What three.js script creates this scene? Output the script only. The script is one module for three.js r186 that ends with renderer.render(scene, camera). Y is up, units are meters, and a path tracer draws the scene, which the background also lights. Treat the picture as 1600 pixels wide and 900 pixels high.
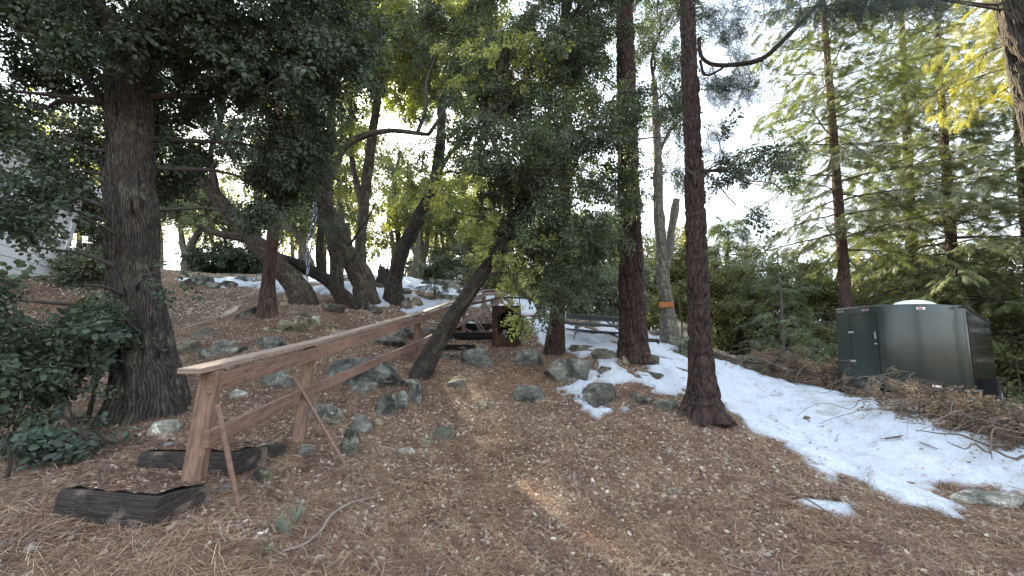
import * as THREE from 'three';
import { mergeGeometries, mergeVertices, toCreasedNormals } from 'three/addons/utils/BufferGeometryUtils.js';
import { RoundedBoxGeometry } from 'three/addons/geometries/RoundedBoxGeometry.js';

// ---------------------------------------------------------------- camera, sky, sun, exposure
const scene = new THREE.Scene();
const F = 640, TILT = THREE.MathUtils.degToRad(14), EYE = 1.6;
const camera = new THREE.PerspectiveCamera(2 * Math.atan(450 / F) * 180 / Math.PI, 16 / 9, 0.05, 600);
camera.position.set(0, EYE, 0);
camera.rotation.x = TILT;
scene.add(camera);

const SUN_AZ = THREE.MathUtils.degToRad(-24), SUN_EL = THREE.MathUtils.degToRad(29.5);
const sunDir = new THREE.Vector3(Math.sin(SUN_AZ) * Math.cos(SUN_EL), Math.sin(SUN_EL), -Math.cos(SUN_AZ) * Math.cos(SUN_EL));
function makeSky() {
  const w = 256, h = 128, d = new Float32Array(w * h * 4), v = new THREE.Vector3();
  for (let j = 0; j < h; j++) for (let i = 0; i < w; i++) {
    const el = ((j + 0.5) / h - 0.5) * Math.PI, az = ((i + 0.5) / w - 0.5) * 2 * Math.PI;
    v.set(Math.cos(el) * Math.cos(az), Math.sin(el), Math.cos(el) * Math.sin(az));
    const up = Math.max(0, v.y), k = Math.pow(1 - up, 2.2), c = v.dot(sunDir);
    const glow = 1.6 * Math.exp((c - 1) * 40) + 0.5 * Math.exp((c - 1) * 12) + 0.12 * Math.exp((c - 1) * 3);
    const below = v.y < 0 ? Math.max(0.25, 1 + v.y * 4) : 1, o = (j * w + i) * 4;
    d[o] = (0.56 + 0.32 * k + glow * 1.1) * below;
    d[o + 1] = (0.67 + 0.25 * k + glow) * below;
    d[o + 2] = (0.84 + 0.12 * k + glow * 0.85) * below;
    d[o] *= 0.62; d[o + 1] *= 0.62; d[o + 2] *= 0.62; d[o + 3] = 1;
  }
  const t = new THREE.DataTexture(d, w, h, THREE.RGBAFormat, THREE.FloatType);
  t.mapping = THREE.EquirectangularReflectionMapping; t.magFilter = THREE.LinearFilter; t.needsUpdate = true;
  return t;
}
scene.background = makeSky();
scene.environment = scene.background;
const sun = new THREE.DirectionalLight(new THREE.Color(1.0, 0.86, 0.62), 5);
sun.position.copy(sunDir).multiplyScalar(80);
sun.castShadow = true; sun.shadow.radius = 1;
sun.shadow.mapSize.set(4096, 4096);
Object.assign(sun.shadow.camera, { left: -45, right: 45, top: 45, bottom: -45, near: 1, far: 200 });
scene.add(sun, sun.target);
const EXPOSURE = 5.2;;

// ---------------------------------------------------------------- small helpers
const V = (x, y, z) => new THREE.Vector3(x, y, z);
function rng(seed) { let a = seed >>> 0; return () => { a = (a + 0x6D2B79F5) | 0; let t = Math.imul(a ^ (a >>> 15), 1 | a); t = (t + Math.imul(t ^ (t >>> 7), 61 | t)) ^ t; return ((t ^ (t >>> 14)) >>> 0) / 4294967296; }; }
const clamp = (x, a, b) => Math.min(b, Math.max(a, x)), lerp = (a, b, t) => a + (b - a) * t;
const sstep = (a, b, x) => { const t = clamp((x - a) / (b - a), 0, 1); return t * t * (3 - 2 * t); };
const hash3 = (x, y, z) => { let h = Math.imul(x | 0, 374761393) ^ Math.imul(y | 0, 668265263) ^ Math.imul(z | 0, 2147483647 ^ 0x2545F491); h = Math.imul(h ^ (h >>> 13), 1274126177); h ^= h >>> 16; return (h >>> 0) / 4294967296; };
function noise(x, y, z) {
  const xi = Math.floor(x), yi = Math.floor(y), zi = Math.floor(z), f = (t) => t * t * (3 - 2 * t);
  const u = f(x - xi), v = f(y - yi), w = f(z - zi), H = (a, b, c) => hash3(xi + a, yi + b, zi + c);
  return lerp(lerp(lerp(H(0, 0, 0), H(1, 0, 0), u), lerp(H(0, 1, 0), H(1, 1, 0), u), v), lerp(lerp(H(0, 0, 1), H(1, 0, 1), u), lerp(H(0, 1, 1), H(1, 1, 1), u), v), w) * 2 - 1;
}
function fbm(x, y, z, n = 4) { let s = 0, a = 0.5; for (let i = 0; i < n; i++) { s += a * noise(x, y, z); x = x * 2.03 + 7.1; y = y * 2.03 + 3.7; z = z * 2.03 + 1.3; a *= 0.5; } return s; }
const ridge = (x, y, z) => 1 - Math.abs(noise(x, y, z));
function worley(x, y) { const xi = Math.floor(x), yi = Math.floor(y); let a = 9, b = 9; for (let j = -1; j < 2; j++) for (let i = -1; i < 2; i++) { const dx = xi + i + hash3(xi + i, yi + j, 5) - x, dy = yi + j + hash3(xi + i, yi + j, 9) - y, d = Math.hypot(dx, dy); if (d < a) { b = a; a = d; } else if (d < b) b = d; } return b - a; }
const lin = (r, g, b) => new THREE.Color().setRGB(r, g, b);
// a pixel of the 1600 x 900 photograph and a distance straight ahead -> the place in the world
const CT = Math.cos(TILT), ST = Math.sin(TILT);
function at(px, py, D) { const cx = (px - 800) / F, cy = (450 - py) / F, k = D / (CT - cy * ST); return V(cx * k, EYE + (cy * CT + ST) * k, -D); }
const squeeze = (px, py) => { const k = ((px - 800) / F) / (CT - (450 - py) / F * ST); return 1 / Math.sqrt(1 + k * k); };   // wide lenses stretch round things near the edge
const mpp = (py, D) => D / (F * (CT - (450 - py) / F * ST));    // metres per photograph pixel there

const used = {};
function numbered(name) { const n = used[name] = (used[name] ?? -1) + 1; return n ? `${name}_${String(n).padStart(3, '0')}` : name; }
function thing(name, label, category, pos, group) {
  const o = new THREE.Group(); o.name = numbered(name); o.position.copy(pos); o.userData = { label, category };
  if (group) o.userData.group = group;
  scene.add(o); return o;
}
function meshOf(name, geo, mat) { const m = new THREE.Mesh(geo, mat); m.name = name; m.castShadow = m.receiveShadow = true; return m; }
// a part whose geometry is in world axes, put under its thing (things here are not turned)
function part(root, name, geo, mat, stuff) {
  const p = V(0, 0, 0); for (let o = root; o && o !== scene; o = o.parent) p.add(o.position);
  geo.translate(-p.x, -p.y, -p.z);
  const m = meshOf(name, geo, mat); if (stuff) m.userData.kind = 'stuff'; root.add(m); return m;
}
function top(name, geo, mat, data) { const m = meshOf(numbered(name), geo, mat); m.userData = data; scene.add(m); return m; }
function centred(geo) { geo.computeBoundingBox(); const b = geo.boundingBox, c = V((b.min.x + b.max.x) / 2, b.min.y, (b.min.z + b.max.z) / 2); geo.translate(-c.x, -c.y, -c.z); return c; }

// ---------------------------------------------------------------- terrain
const CTRL = [[800, 900, 3.8], [1600, 900, 3.9], [0, 900, 3.0], [300, 792, 3.54], [85, 808, 3.4], [235, 835, 3.15], [458, 697, 5.4], [650, 560, 10], [728, 522, 12.7], [775, 503, 13.4],
  [235, 642, 5.7], [0, 700, 5], [100, 570, 9], [417, 493, 9.8], [480, 475, 11.5], [575, 474, 13], [615, 470, 13.5], [300, 432, 22], [600, 432, 22], [700, 444, 24], [800, 700, 6.3], [655, 592, 8.4],
  [870, 555, 10.5], [800, 565, 10], [990, 562, 9.7], [1100, 652, 7], [945, 632, 7.8], [1520, 805, 5], [1600, 700, 6], [1300, 700, 7.3], [1200, 640, 9], [1200, 600, 11], [1400, 640, 8], [1500, 660, 7.2],
  [910, 530, 12.3], [1045, 541, 13], [1060, 528, 14.6], [1130, 550, 14]].map(([x, y, d]) => at(x, y, d));
CTRL.push(V(0, 0, 0), V(-3, 0.4, 0), V(3, -0.15, 0), V(0, -0.9, 6), V(-12, 2.6, 2), V(14, -0.6, 2), V(10.3, 1.08, -9), V(8.7, 1.35, -10.6), V(12, 1.4, -12), V(-13.6, 4.6, -11), V(-16, 4.4, -5), V(16, 1.9, -20), V(9, 2.6, -18),
  V(-40, 10, -10), V(-34, 13, -50), V(0, 11.5, -50), V(8, 5.5, -26), V(22, 4.5, -50), V(50, 3, -50), V(48, -1, -8), V(34, 1.2, -24), V(30, -1.6, 12), V(-30, 5, 12), V(0, -1.8, 14));
const tps = (() => {
  const n = CTRL.length, N = n + 3, A = Array.from({ length: N }, () => new Float64Array(N + 1)), s = 0.1;
  const U = (d2) => d2 > 1e-12 ? 0.5 * d2 * Math.log(d2) : 0;
  CTRL.forEach((p, i) => { CTRL.forEach((q, j) => { A[i][j] = U(((p.x - q.x) ** 2 + (p.z - q.z) ** 2) * s * s); }); A[i][i] += 0.002; A[i][n] = A[n][i] = 1; A[i][n + 1] = A[n + 1][i] = p.x * s; A[i][n + 2] = A[n + 2][i] = p.z * s; A[i][N] = p.y; });
  for (let c = 0; c < N; c++) {
    let b = c; for (let r = c + 1; r < N; r++) if (Math.abs(A[r][c]) > Math.abs(A[b][c])) b = r;
    [A[c], A[b]] = [A[b], A[c]];
    for (let r = 0; r < N; r++) if (r !== c) { const f = A[r][c] / A[c][c]; if (f) for (let k = c; k <= N; k++) A[r][k] -= f * A[c][k]; }
  }
  const w = A.map((r, i) => r[N] / r[i]);
  return (x, z) => { let y = w[n] + w[n + 1] * x * s + w[n + 2] * z * s; for (let i = 0; i < n; i++) { const dx = x - CTRL[i].x, dz = z - CTRL[i].z; y += w[i] * U((dx * dx + dz * dz) * s * s); } return y; };
})();
function H(x, z) {
  const xc = clamp(x, -44, 52), zc = clamp(z, -58, 14);
  return tps(xc, zc) + 0.07 * fbm(x * 0.45, 3.1, z * 0.45, 3) + 0.03 * fbm(x * 2.1, 9.7, z * 2.1, 2);
}
const onGround = (x, z, dy = 0) => V(x, H(x, z) + dy, z);
function ground(px, py) {   // where the ray through a pixel meets the ground
  let a = 1.2, b = a;
  const under = (D) => { const p = at(px, py, D); return p.y - H(p.x, p.z); };
  while (b < 70 && under(b) > 0) { a = b; b += 0.06 + b * 0.02; }
  if (b >= 70) return null;
  for (let i = 0; i < 18; i++) { const m = (a + b) / 2; if (under(m) > 0) a = m; else b = m; }
  return at(px, py, b);
}

// ---------------------------------------------------------------- textures
function canvasTex(w, h, draw, srgb = true) {
  const c = document.createElement('canvas'); c.width = w; c.height = h; draw(c.getContext('2d'), w, h);
  const t = new THREE.CanvasTexture(c); t.wrapS = t.wrapT = THREE.RepeatWrapping; if (srgb) t.colorSpace = THREE.SRGBColorSpace; return t;
}
function dataTex(w, h, fn, srgb = true) {   // fn(u, v) -> [r, g, b] 0..1
  const d = new Uint8Array(w * h * 4);
  for (let j = 0; j < h; j++) for (let i = 0; i < w; i++) { const c = fn(i / w, j / h), o = (j * w + i) * 4; for (let k = 0; k < 3; k++) d[o + k] = clamp(c[k], 0, 1) * 255; d[o + 3] = 255; }
  const t = new THREE.DataTexture(d, w, h); t.wrapS = t.wrapT = THREE.RepeatWrapping; t.magFilter = THREE.LinearFilter; if (srgb) t.colorSpace = THREE.SRGBColorSpace; t.needsUpdate = true; return t;
}
// noise that tiles over the unit square
function tileNoise(u, v, f, seed, n = 4) { let s = 0, a = 0.5; for (let i = 0; i < n; i++) { const x = u * f, y = v * f, xi = Math.floor(x), yi = Math.floor(y), q = (t) => t * t * (3 - 2 * t), U = q(x - xi), W = q(y - yi), h = (p, r) => hash3((xi + p) % f, (yi + r) % f, seed + i); s += a * (lerp(lerp(h(0, 0), h(1, 0), U), lerp(h(0, 1), h(1, 1), U), W) * 2 - 1); f *= 2; a *= 0.5; } return s; }
const litterDraw = (bump) => (g, w, h) => {
  const r = rng(11); g.fillStyle = bump ? '#222' : '#3e2f28'; g.fillRect(0, 0, w, h);
  const wrap = (x, y, rad, f) => { for (const ox of [-w, 0, w]) for (const oy of [-h, 0, h]) if (x + ox > -rad && x + ox < w + rad && y + oy > -rad && y + oy < h + rad) { g.save(); g.translate(x + ox, y + oy); f(); g.restore(); } };
  const needles = ['#6e4d39', '#876245', '#46322a', '#9a7a5e', '#5f4737', '#b59b7c', '#30231d'], leaves = ['#b3a494', '#917c68', '#6f5b4c', '#d2c6b8', '#513f34', '#9c876f'];
  for (let i = 0; i < 15000; i++) {
    const x = r() * w, y = r() * h, a = r() * 6.28, L = 16 + r() * 40, cv = (r() - 0.5) * 14, c = needles[(r() * 7) | 0], l = 1 + r() * 0.9, leaf = r() < 0.16, k = r(), lc = leaves[(r() * 6) | 0];
    wrap(x, y, 64, () => {
      g.rotate(a);
      if (leaf) { g.fillStyle = bump ? `rgb(${120 + k * 120 | 0},${120 + k * 120 | 0},${120 + k * 120 | 0})` : lc; g.beginPath(); g.ellipse(0, 0, 4 + k * 7, 2 + k * 3.4, 0, 0, 6.28); g.fill(); }
      else { g.strokeStyle = bump ? `rgb(${70 + k * 150 | 0},${70 + k * 150 | 0},${70 + k * 150 | 0})` : c; g.lineWidth = l; g.beginPath(); g.moveTo(-L / 2, 0); g.quadraticCurveTo(0, cv, L / 2, 0); g.stroke(); }
    });
  }
};
const T = {
  litter: canvasTex(1024, 1024, litterDraw(false)), litterBump: canvasTex(1024, 1024, litterDraw(true), false),
  barkPine: dataTex(512, 512, (u, v) => { const wx = u * 10 + 0.9 * tileNoise(u, v, 6, 1), wy = v * 4 + 0.5 * tileNoise(u, v, 6, 2), p = sstep(0.02, 0.22, worley(wx, wy)), n = tileNoise(u, v, 16, 3), m = tileNoise(u, v, 4, 4), s = tileNoise(u, v * 0.999, 64, 8, 2); const k = 0.17 + 0.17 * p + 0.10 * n + 0.07 * m + 0.08 * s; return [k * 1.08, k * 0.92, k * 0.84]; }),
  barkOak: dataTex(512, 512, (u, v) => { const n = tileNoise(u, v, 16, 13), m = tileNoise(u, v, 3, 14), s = tileNoise(u, v, 64, 18, 2), li = sstep(0.12, 0.4, tileNoise(u, v, 6, 15)); const f = sstep(0.1, 0.45, Math.abs(((u * 18 + 1.6 * tileNoise(u, v, 5, 16)) % 1 + 1) % 1 - 0.5)); const k = 0.20 + 0.14 * f + 0.14 * n + 0.07 * m + 0.08 * s; return [k + li * 0.05, k * 0.95 + li * 0.08, k * 0.88 + li * 0.05]; }),
  barkBump: dataTex(512, 512, (u, v) => { const a = tileNoise(u, v, 32, 23, 4), x = u * 24 + 1.2 * tileNoise(u, v, 6, 24), f = Math.abs((x % 1 + 1) % 1 - 0.5) * 2, k = 0.5 * f + 0.35 * a + 0.35; return [k, k, k]; }, false),
  rock: dataTex(512, 512, (u, v) => { const a = tileNoise(u, v, 6, 31), b = tileNoise(u, v, 48, 32, 3), li = sstep(0.1, 0.32, tileNoise(u, v, 10, 33)), dk = sstep(0.15, 0.4, tileNoise(u, v, 5, 34)); const k = 0.66 + 0.16 * a + 0.26 * b + 0.12 * li - 0.2 * dk; return [k, k * 1.0, k * 0.97]; }),
  rockBump: dataTex(512, 512, (u, v) => { const k = 0.5 + 0.4 * tileNoise(u, v, 10, 41, 5) + 0.15 * tileNoise(u, v, 90, 42, 2); return [k, k, k]; }, false),
  wood: dataTex(512, 256, (u, v) => { const g = tileNoise(u, v, 2, 51, 2), f = tileNoise(u * 0.25 % 1, v, 64, 52, 3), w = sstep(0.1, 0.35, tileNoise(u, v, 7, 53) + 0.5 * f), cr = sstep(0.46, 0.5, Math.abs(tileNoise(u * 0.125 % 1, v, 24, 57, 2)) ) , d = sstep(0.15, 0.4, tileNoise(u, v, 12, 58)); const k = 0.86 + 0.12 * g + 0.12 * f - 0.10 * cr - 0.10 * d; return [k + 0.07 * w, k + 0.08 * w, k + 0.08 * w]; }),
  rot: dataTex(512, 512, (u, v) => { const g = tileNoise(u * 0.25 % 1, v, 32, 83, 3), b = sstep(0.05, 0.4, tileNoise(u, v, 5, 84)), k = 0.19 + 0.09 * g + 0.2 * b + 0.06 * tileNoise(u, v, 60, 85, 2); return [k * 1.10, k * 0.97, k * 0.88]; }),
  woodBump: dataTex(512, 256, (u, v) => { const k = 0.5 + 0.5 * tileNoise(u * 0.125 % 1, v, 64, 52, 3); return [k, k, k]; }, false),
  grey: dataTex(256, 256, (u, v) => { const k = 0.85 + 0.25 * tileNoise(u, v, 6, 61) + 0.1 * tileNoise(u, v, 60, 62, 2); return [k, k, k]; }),
  snowBump: dataTex(512, 512, (u, v) => { const k = 0.5 + 0.35 * tileNoise(u, v, 24, 71, 4) + 0.2 * tileNoise(u, v, 120, 72, 1); return [k, k, k]; }, false),
};
const scaled = (t, x, y) => { const c = t.clone(); c.repeat.set(x, y); c.needsUpdate = true; return c; };
const std = (o) => new THREE.MeshStandardMaterial({ roughness: 0.9, ...o });
const leafMat = (r, g, b, tr = 0.35, o = {}) => new THREE.MeshPhysicalMaterial({ color: lin(r, g, b), roughness: 0.82, transmission: tr, thickness: 0, side: THREE.DoubleSide, clearcoat: 0.35, clearcoatRoughness: 0.4, ...o });
const M = {
  ground: std({ map: scaled(T.litter, 0.55, 0.55), bumpMap: scaled(T.litterBump, 0.55, 0.55), bumpScale: 0.02, roughness: 1, vertexColors: true }),
  snow: std({ color: lin(0.55, 0.595, 0.65), roughness: 0.75, vertexColors: true, bumpMap: scaled(T.snowBump, 0.9, 0.9), bumpScale: 0.035 }),
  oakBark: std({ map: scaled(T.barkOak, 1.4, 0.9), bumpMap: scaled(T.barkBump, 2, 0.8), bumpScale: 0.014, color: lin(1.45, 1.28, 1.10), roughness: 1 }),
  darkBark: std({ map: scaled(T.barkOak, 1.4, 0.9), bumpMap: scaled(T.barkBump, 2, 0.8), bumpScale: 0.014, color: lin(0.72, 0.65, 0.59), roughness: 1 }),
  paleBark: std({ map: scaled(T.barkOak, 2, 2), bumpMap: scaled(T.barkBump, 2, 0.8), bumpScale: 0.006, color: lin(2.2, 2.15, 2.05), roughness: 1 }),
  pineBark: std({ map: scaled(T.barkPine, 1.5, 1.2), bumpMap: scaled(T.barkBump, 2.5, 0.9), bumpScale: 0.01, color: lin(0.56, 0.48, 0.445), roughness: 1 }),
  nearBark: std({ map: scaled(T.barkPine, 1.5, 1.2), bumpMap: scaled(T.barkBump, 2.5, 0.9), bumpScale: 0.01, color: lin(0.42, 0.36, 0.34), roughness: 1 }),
  cedarBark: std({ map: scaled(T.barkPine, 2, 0.5), bumpMap: scaled(T.barkBump, 3, 0.5), bumpScale: 0.012, color: lin(0.95, 0.84, 0.76), roughness: 1 }),
  twig: std({ color: lin(0.06, 0.05, 0.042) }), paleTwig: std({ color: lin(0.26, 0.22, 0.18) }), deadWood: std({ map: T.grey, color: lin(0.21, 0.165, 0.125) }),
  rock: std({ map: scaled(T.rock, 1.3, 1.3), bumpMap: scaled(T.rockBump, 1.6, 1.6), bumpScale: 0.04, color: lin(0.74, 0.71, 0.65), vertexColors: true, roughness: 0.95 }),
  rail: std({ map: scaled(T.wood, 0.5, 2), bumpMap: scaled(T.woodBump, 0.5, 2), bumpScale: 0.004, color: lin(0.295, 0.175, 0.125), roughness: 0.75 }),
  railTop: std({ map: scaled(T.wood, 0.5, 2), bumpMap: scaled(T.woodBump, 0.5, 2), bumpScale: 0.004, color: lin(0.38, 0.28, 0.215), roughness: 0.8 }),
  railOld: std({ map: scaled(T.wood, 0.5, 2), bumpMap: scaled(T.woodBump, 0.5, 2), bumpScale: 0.004, color: lin(0.40, 0.30, 0.27), roughness: 0.85 }),
  timber: std({ map: scaled(T.rot, 1, 1), bumpMap: scaled(T.woodBump, 0.8, 2), bumpScale: 0.012, roughness: 0.95 }),
  leafOak: leafMat(0.050, 0.082, 0.036, 0.4, { clearcoat: 0.25 }), leafMid: leafMat(0.07, 0.105, 0.034, 0.45, { clearcoat: 0.22 }), leafSunPainted: leafMat(0.34, 0.38, 0.09, 0.55), leafFar: leafMat(0.17, 0.20, 0.085, 0.45, { clearcoat: 0 }),  // the pale yellow leaf has sunlight painted into its base colour
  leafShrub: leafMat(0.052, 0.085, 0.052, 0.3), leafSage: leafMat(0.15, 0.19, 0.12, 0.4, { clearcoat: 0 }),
  needleDark: leafMat(0.05, 0.08, 0.055, 0.3, { clearcoat: 0 }), needleMid: leafMat(0.15, 0.19, 0.07, 0.45, { clearcoat: 0 }), needleSunPainted: leafMat(0.44, 0.45, 0.11, 0.5, { clearcoat: 0 }), needleGreen: leafMat(0.11, 0.16, 0.075, 0.42, { clearcoat: 0 }),  // the bright yellow needles carry sunshine in the colour itself
  litterLeaf: std({ roughness: 0.8, side: THREE.DoubleSide }), needle: std({ roughness: 0.8, side: THREE.DoubleSide }), deadLeaf: leafMat(0.33, 0.24, 0.14, 0.25, { clearcoat: 0 }),
};
// ---------------------------------------------------------------- tubes: trunks, limbs, sticks
// pts: Vector3[], radii: number[]; rough(ang, h, r, len) -> radial displacement in metres
function tube(pts, radii, { seg = 8, step = 0.2, rough = null, cap = true, flare = 0, flareH = 0.5, lobes = 5, seed = 1, uvr = null } = {}) {
  const curve = new THREE.CatmullRomCurve3(pts, false, 'centripetal'), len = curve.getLength(), n = Math.max(pts.length - 1, Math.ceil(len / step));
  const P = [], U = [], I = [], up = V(0, 1, 0), q = new THREE.Vector3(), tPrev = V(0, 0, 0), bx = V(1, 0, 0), bz = V(0, 0, 1), axis = V(0, 0, 0);
  const cum = [0]; for (let i = 1; i < pts.length; i++) cum.push(cum[i - 1] + pts[i].distanceTo(pts[i - 1]));
  const rAt = (t) => { const d = t * cum[cum.length - 1]; let i = 1; while (i < cum.length - 1 && cum[i] < d) i++; return lerp(radii[i - 1], radii[i], clamp((d - cum[i - 1]) / (cum[i] - cum[i - 1] || 1), 0, 1)); };
  const r0 = uvr ?? Math.max(...radii), du = Math.max(1, Math.round(2 * Math.PI * r0 * 2) / 2);
  for (let i = 0; i <= n; i++) {
    const t = i / n, c = curve.getPointAt(t), tan = curve.getTangentAt(t), r = rAt(t), h = t * len;
    if (i === 0) { bx.set(1, 0, 0); if (Math.abs(tan.x) > 0.8) bx.set(0, 0, 1); bx.addScaledVector(tan, -bx.dot(tan)).normalize(); } else { bx.addScaledVector(tan, -bx.dot(tan)).normalize(); }
    bz.crossVectors(tan, bx);
    for (let j = 0; j <= seg; j++) {
      const a = (j % seg) / seg * 2 * Math.PI; let R = r;
      if (flare) { const e = Math.exp(-h / flareH); R *= 1 + flare * e * (0.55 + 0.45 * Math.pow(0.5 + 0.5 * Math.sin(a * lobes + seed + Math.sin(a * 2 + seed) * 0.8), 1.2)); }
      if (rough) R += rough(a, h, r, len);
      q.copy(c).addScaledVector(bx, Math.cos(a) * R).addScaledVector(bz, Math.sin(a) * R);
      P.push(q.x, q.y, q.z); U.push(j / seg * du, h);
    }
  }
  const w = seg + 1;
  for (let i = 0; i < n; i++) for (let j = 0; j < seg; j++) { const a = i * w + j, b = a + 1, c = a + w, d = c + 1; I.push(a, c, b, b, c, d); }
  const g = new THREE.BufferGeometry(); g.setAttribute('position', new THREE.Float32BufferAttribute(P, 3)); g.setAttribute('uv', new THREE.Float32BufferAttribute(U, 2));
  if (cap) for (const [row, flip] of [[0, 0], [n, 1]]) { const s = row * w; for (let j = 1; j < seg - 1; j++) flip ? I.push(s, s + j + 1, s + j) : I.push(s, s + j, s + j + 1); }
  g.setIndex(I); g.computeVertexNormals();
  const N = g.attributes.normal; for (let i = 0; i <= n; i++) { const a = i * w, b = a + seg, x = N.getX(a) + N.getX(b), y = N.getY(a) + N.getY(b), z = N.getZ(a) + N.getZ(b), l = Math.hypot(x, y, z) || 1; N.setXYZ(a, x / l, y / l, z / l); N.setXYZ(b, x / l, y / l, z / l); }
  return g;
}
const barkRough = {
  oak: (seed) => (a, h, r) => { const k = Math.min(1, r / 0.2), x = Math.cos(a) * r * 16, z = Math.sin(a) * r * 16; return k * (-0.06 * Math.pow(ridge(x * 0.62 + seed + 0.5 * noise(x * 0.3, h * 2, z * 0.3), h * 1.5, z * 0.62), 4) + 0.02 + 0.05 * noise(Math.cos(a) * 1.5 + seed, h * 1.3, Math.sin(a) * 1.5) + 0.012 * noise(x * 2, h * 14, z * 2)); },
  pine: (seed) => (a, h, r) => { const k = Math.min(1, r / 0.12), x = Math.cos(a) * r * 15, z = Math.sin(a) * r * 15, f = ridge(x + seed + 0.8 * noise(x * 0.5, h * 3, z * 0.5), h * 3.2, z), f2 = ridge(x * 1.7, h * 9 + seed, z * 1.7); return k * (-0.055 * Math.pow(f, 5) - 0.025 * Math.pow(f2, 6) + 0.02 * noise(Math.cos(a) * 2 + seed, h * 1.1, Math.sin(a) * 2) + 0.012); },
  cedar: (seed) => (a, h, r) => { const x = Math.cos(a) * r * 26, z = Math.sin(a) * r * 26; return -0.026 * Math.pow(ridge(x + seed, h * 0.9, z), 4) + 0.02 * noise(Math.cos(a) * 2 + seed, h * 0.8, Math.sin(a) * 2); },
  plain: (seed) => (a, h, r) => r * 0.14 * noise(Math.cos(a) * 1.5 + seed, h * 3, Math.sin(a) * 1.5),
};
const stick = (pts, r0, r1, seg = 5, step = 0.12) => tube(pts, pts.map((_, i) => lerp(r0, r1, i / (pts.length - 1))), { seg, step });
// a wandering stick between two points
function crooked(a, b, sag, rand, n = 5, amp = 0.08) { const L = a.distanceTo(b), out = []; for (let i = 0; i <= n; i++) { const t = i / n, p = a.clone().lerp(b, t); p.y += sag * Math.sin(t * Math.PI) * L; if (i && i < n) p.add(V((rand() - 0.5), (rand() - 0.5), (rand() - 0.5)).multiplyScalar(amp * L)); out.push(p); } return out; }

// ---------------------------------------------------------------- sprigs: the small leafy pieces that crowns are filled with
class Tri {
  constructor() { this.p = []; this.i = []; }
  v(x, y, z) { this.p.push(x, y, z); return this.p.length / 3 - 1; }
  leaf(o, dir, nrm, l, w, fold = 0.22) {
    const b = V(0, 0, 0).crossVectors(nrm, dir).normalize(), n = V(0, 0, 0).crossVectors(dir, b).normalize();
    const P = (f, s, d) => this.v(o.x + dir.x * f * l + b.x * s * w + n.x * d * w, o.y + dir.y * f * l + b.y * s * w + n.y * d * w, o.z + dir.z * f * l + b.z * s * w + n.z * d * w);
    const B = P(0, 0, 0), Mi = P(0.5, 0, -fold), L1 = P(0.32, 0.42, 0), R1 = P(0.32, -0.42, 0), L2 = P(0.72, 0.40, -0.03), R2 = P(0.72, -0.40, -0.03), E = P(1, 0, -fold * 1.2);
    this.i.push(B, Mi, L1, L1, Mi, L2, L2, Mi, E, B, R1, Mi, R1, R2, Mi, R2, E, Mi);
  }
  blade(o, dir, side, l, w) { const a = this.v(o.x - side.x * w / 2, o.y - side.y * w / 2, o.z - side.z * w / 2), b = this.v(o.x + side.x * w / 2, o.y + side.y * w / 2, o.z + side.z * w / 2), m = this.v(o.x + dir.x * l, o.y + dir.y * l, o.z + dir.z * l); this.i.push(a, b, m); }
  geo() { const g = new THREE.BufferGeometry(); g.setAttribute('position', new THREE.Float32BufferAttribute(this.p, 3)); g.setIndex(this.i); g.computeVertexNormals(); return g; }
}
function oakSprig(seed, n = 26, L = 0.34, leafL = 0.055) {
  const r = rng(seed), t = new Tri(), up = V(0, 1, 0);
  for (let i = 0; i < n; i++) {
    const f = 0.08 + 0.92 * (i + r() * 0.6) / n, a = i * 2.4 + r(), o = V(f * L, -0.10 * L * f * f, 0), side = V(0, Math.cos(a), Math.sin(a));
    o.addScaledVector(side, 0.02 + r() * 0.03 + 0.05 * L * (r() < 0.4 ? r() * 3 : 0));
    const dir = V(0.5 + r() * 0.6, -0.1 - r() * 0.35, 0).addScaledVector(side, 0.8 + r() * 0.5).normalize(), nrm = up.clone().add(V(r() - 0.5, r() - 0.5, r() - 0.5).multiplyScalar(1.5)).normalize(), k = 0.65 + r() * 0.6;
    t.leaf(o, dir, nrm, leafL * k * 1.15, leafL * k * 0.92);
  }
  const g = t.geo();
  return g;
}
// a flat fir or cedar spray: side twigs carrying rows of short needles
function firSpray(seed, L = 0.6, twigs = 9, wide = 0.24, droop = 0.18, nl = 0.034, nw = 0.011) {
  const r = rng(seed), t = new Tri();
  const row = (o, d, len) => {
    const side = V(-d.z, 0, d.x).normalize(), m = Math.max(3, Math.round(len / 0.022));
    for (let k = 0; k <= m; k++) { const f = k / m, p = o.clone().addScaledVector(d, f * len); p.y -= droop * f * f * len; for (const s of [1, -1]) { const nd = side.clone().multiplyScalar(s).addScaledVector(d, 0.75).add(V(0, (r() - 0.5) * 0.7, 0)).normalize(); t.blade(p, nd, d, nl * (1.05 - 0.45 * f) * (0.8 + r() * 0.4), nw); } }
    const e = o.clone().addScaledVector(d, len); e.y -= droop * len; t.blade(e, d, side, nl, nw);
  };
  row(V(0, 0, 0), V(1, 0, 0), L);
  for (let i = 0; i < twigs; i++) for (const s of [1, -1]) { const f = 0.06 + 0.84 * (i + r() * 0.5) / twigs, o = V(f * L, -droop * f * f * L, 0), a = 0.75 + r() * 0.35, len = wide * (1 - 0.62 * f) * (0.7 + r() * 0.5); row(o, V(Math.cos(a), -0.12 - 0.25 * r(), s * Math.sin(a)).normalize(), len); }
  return t.geo();
}
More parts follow.
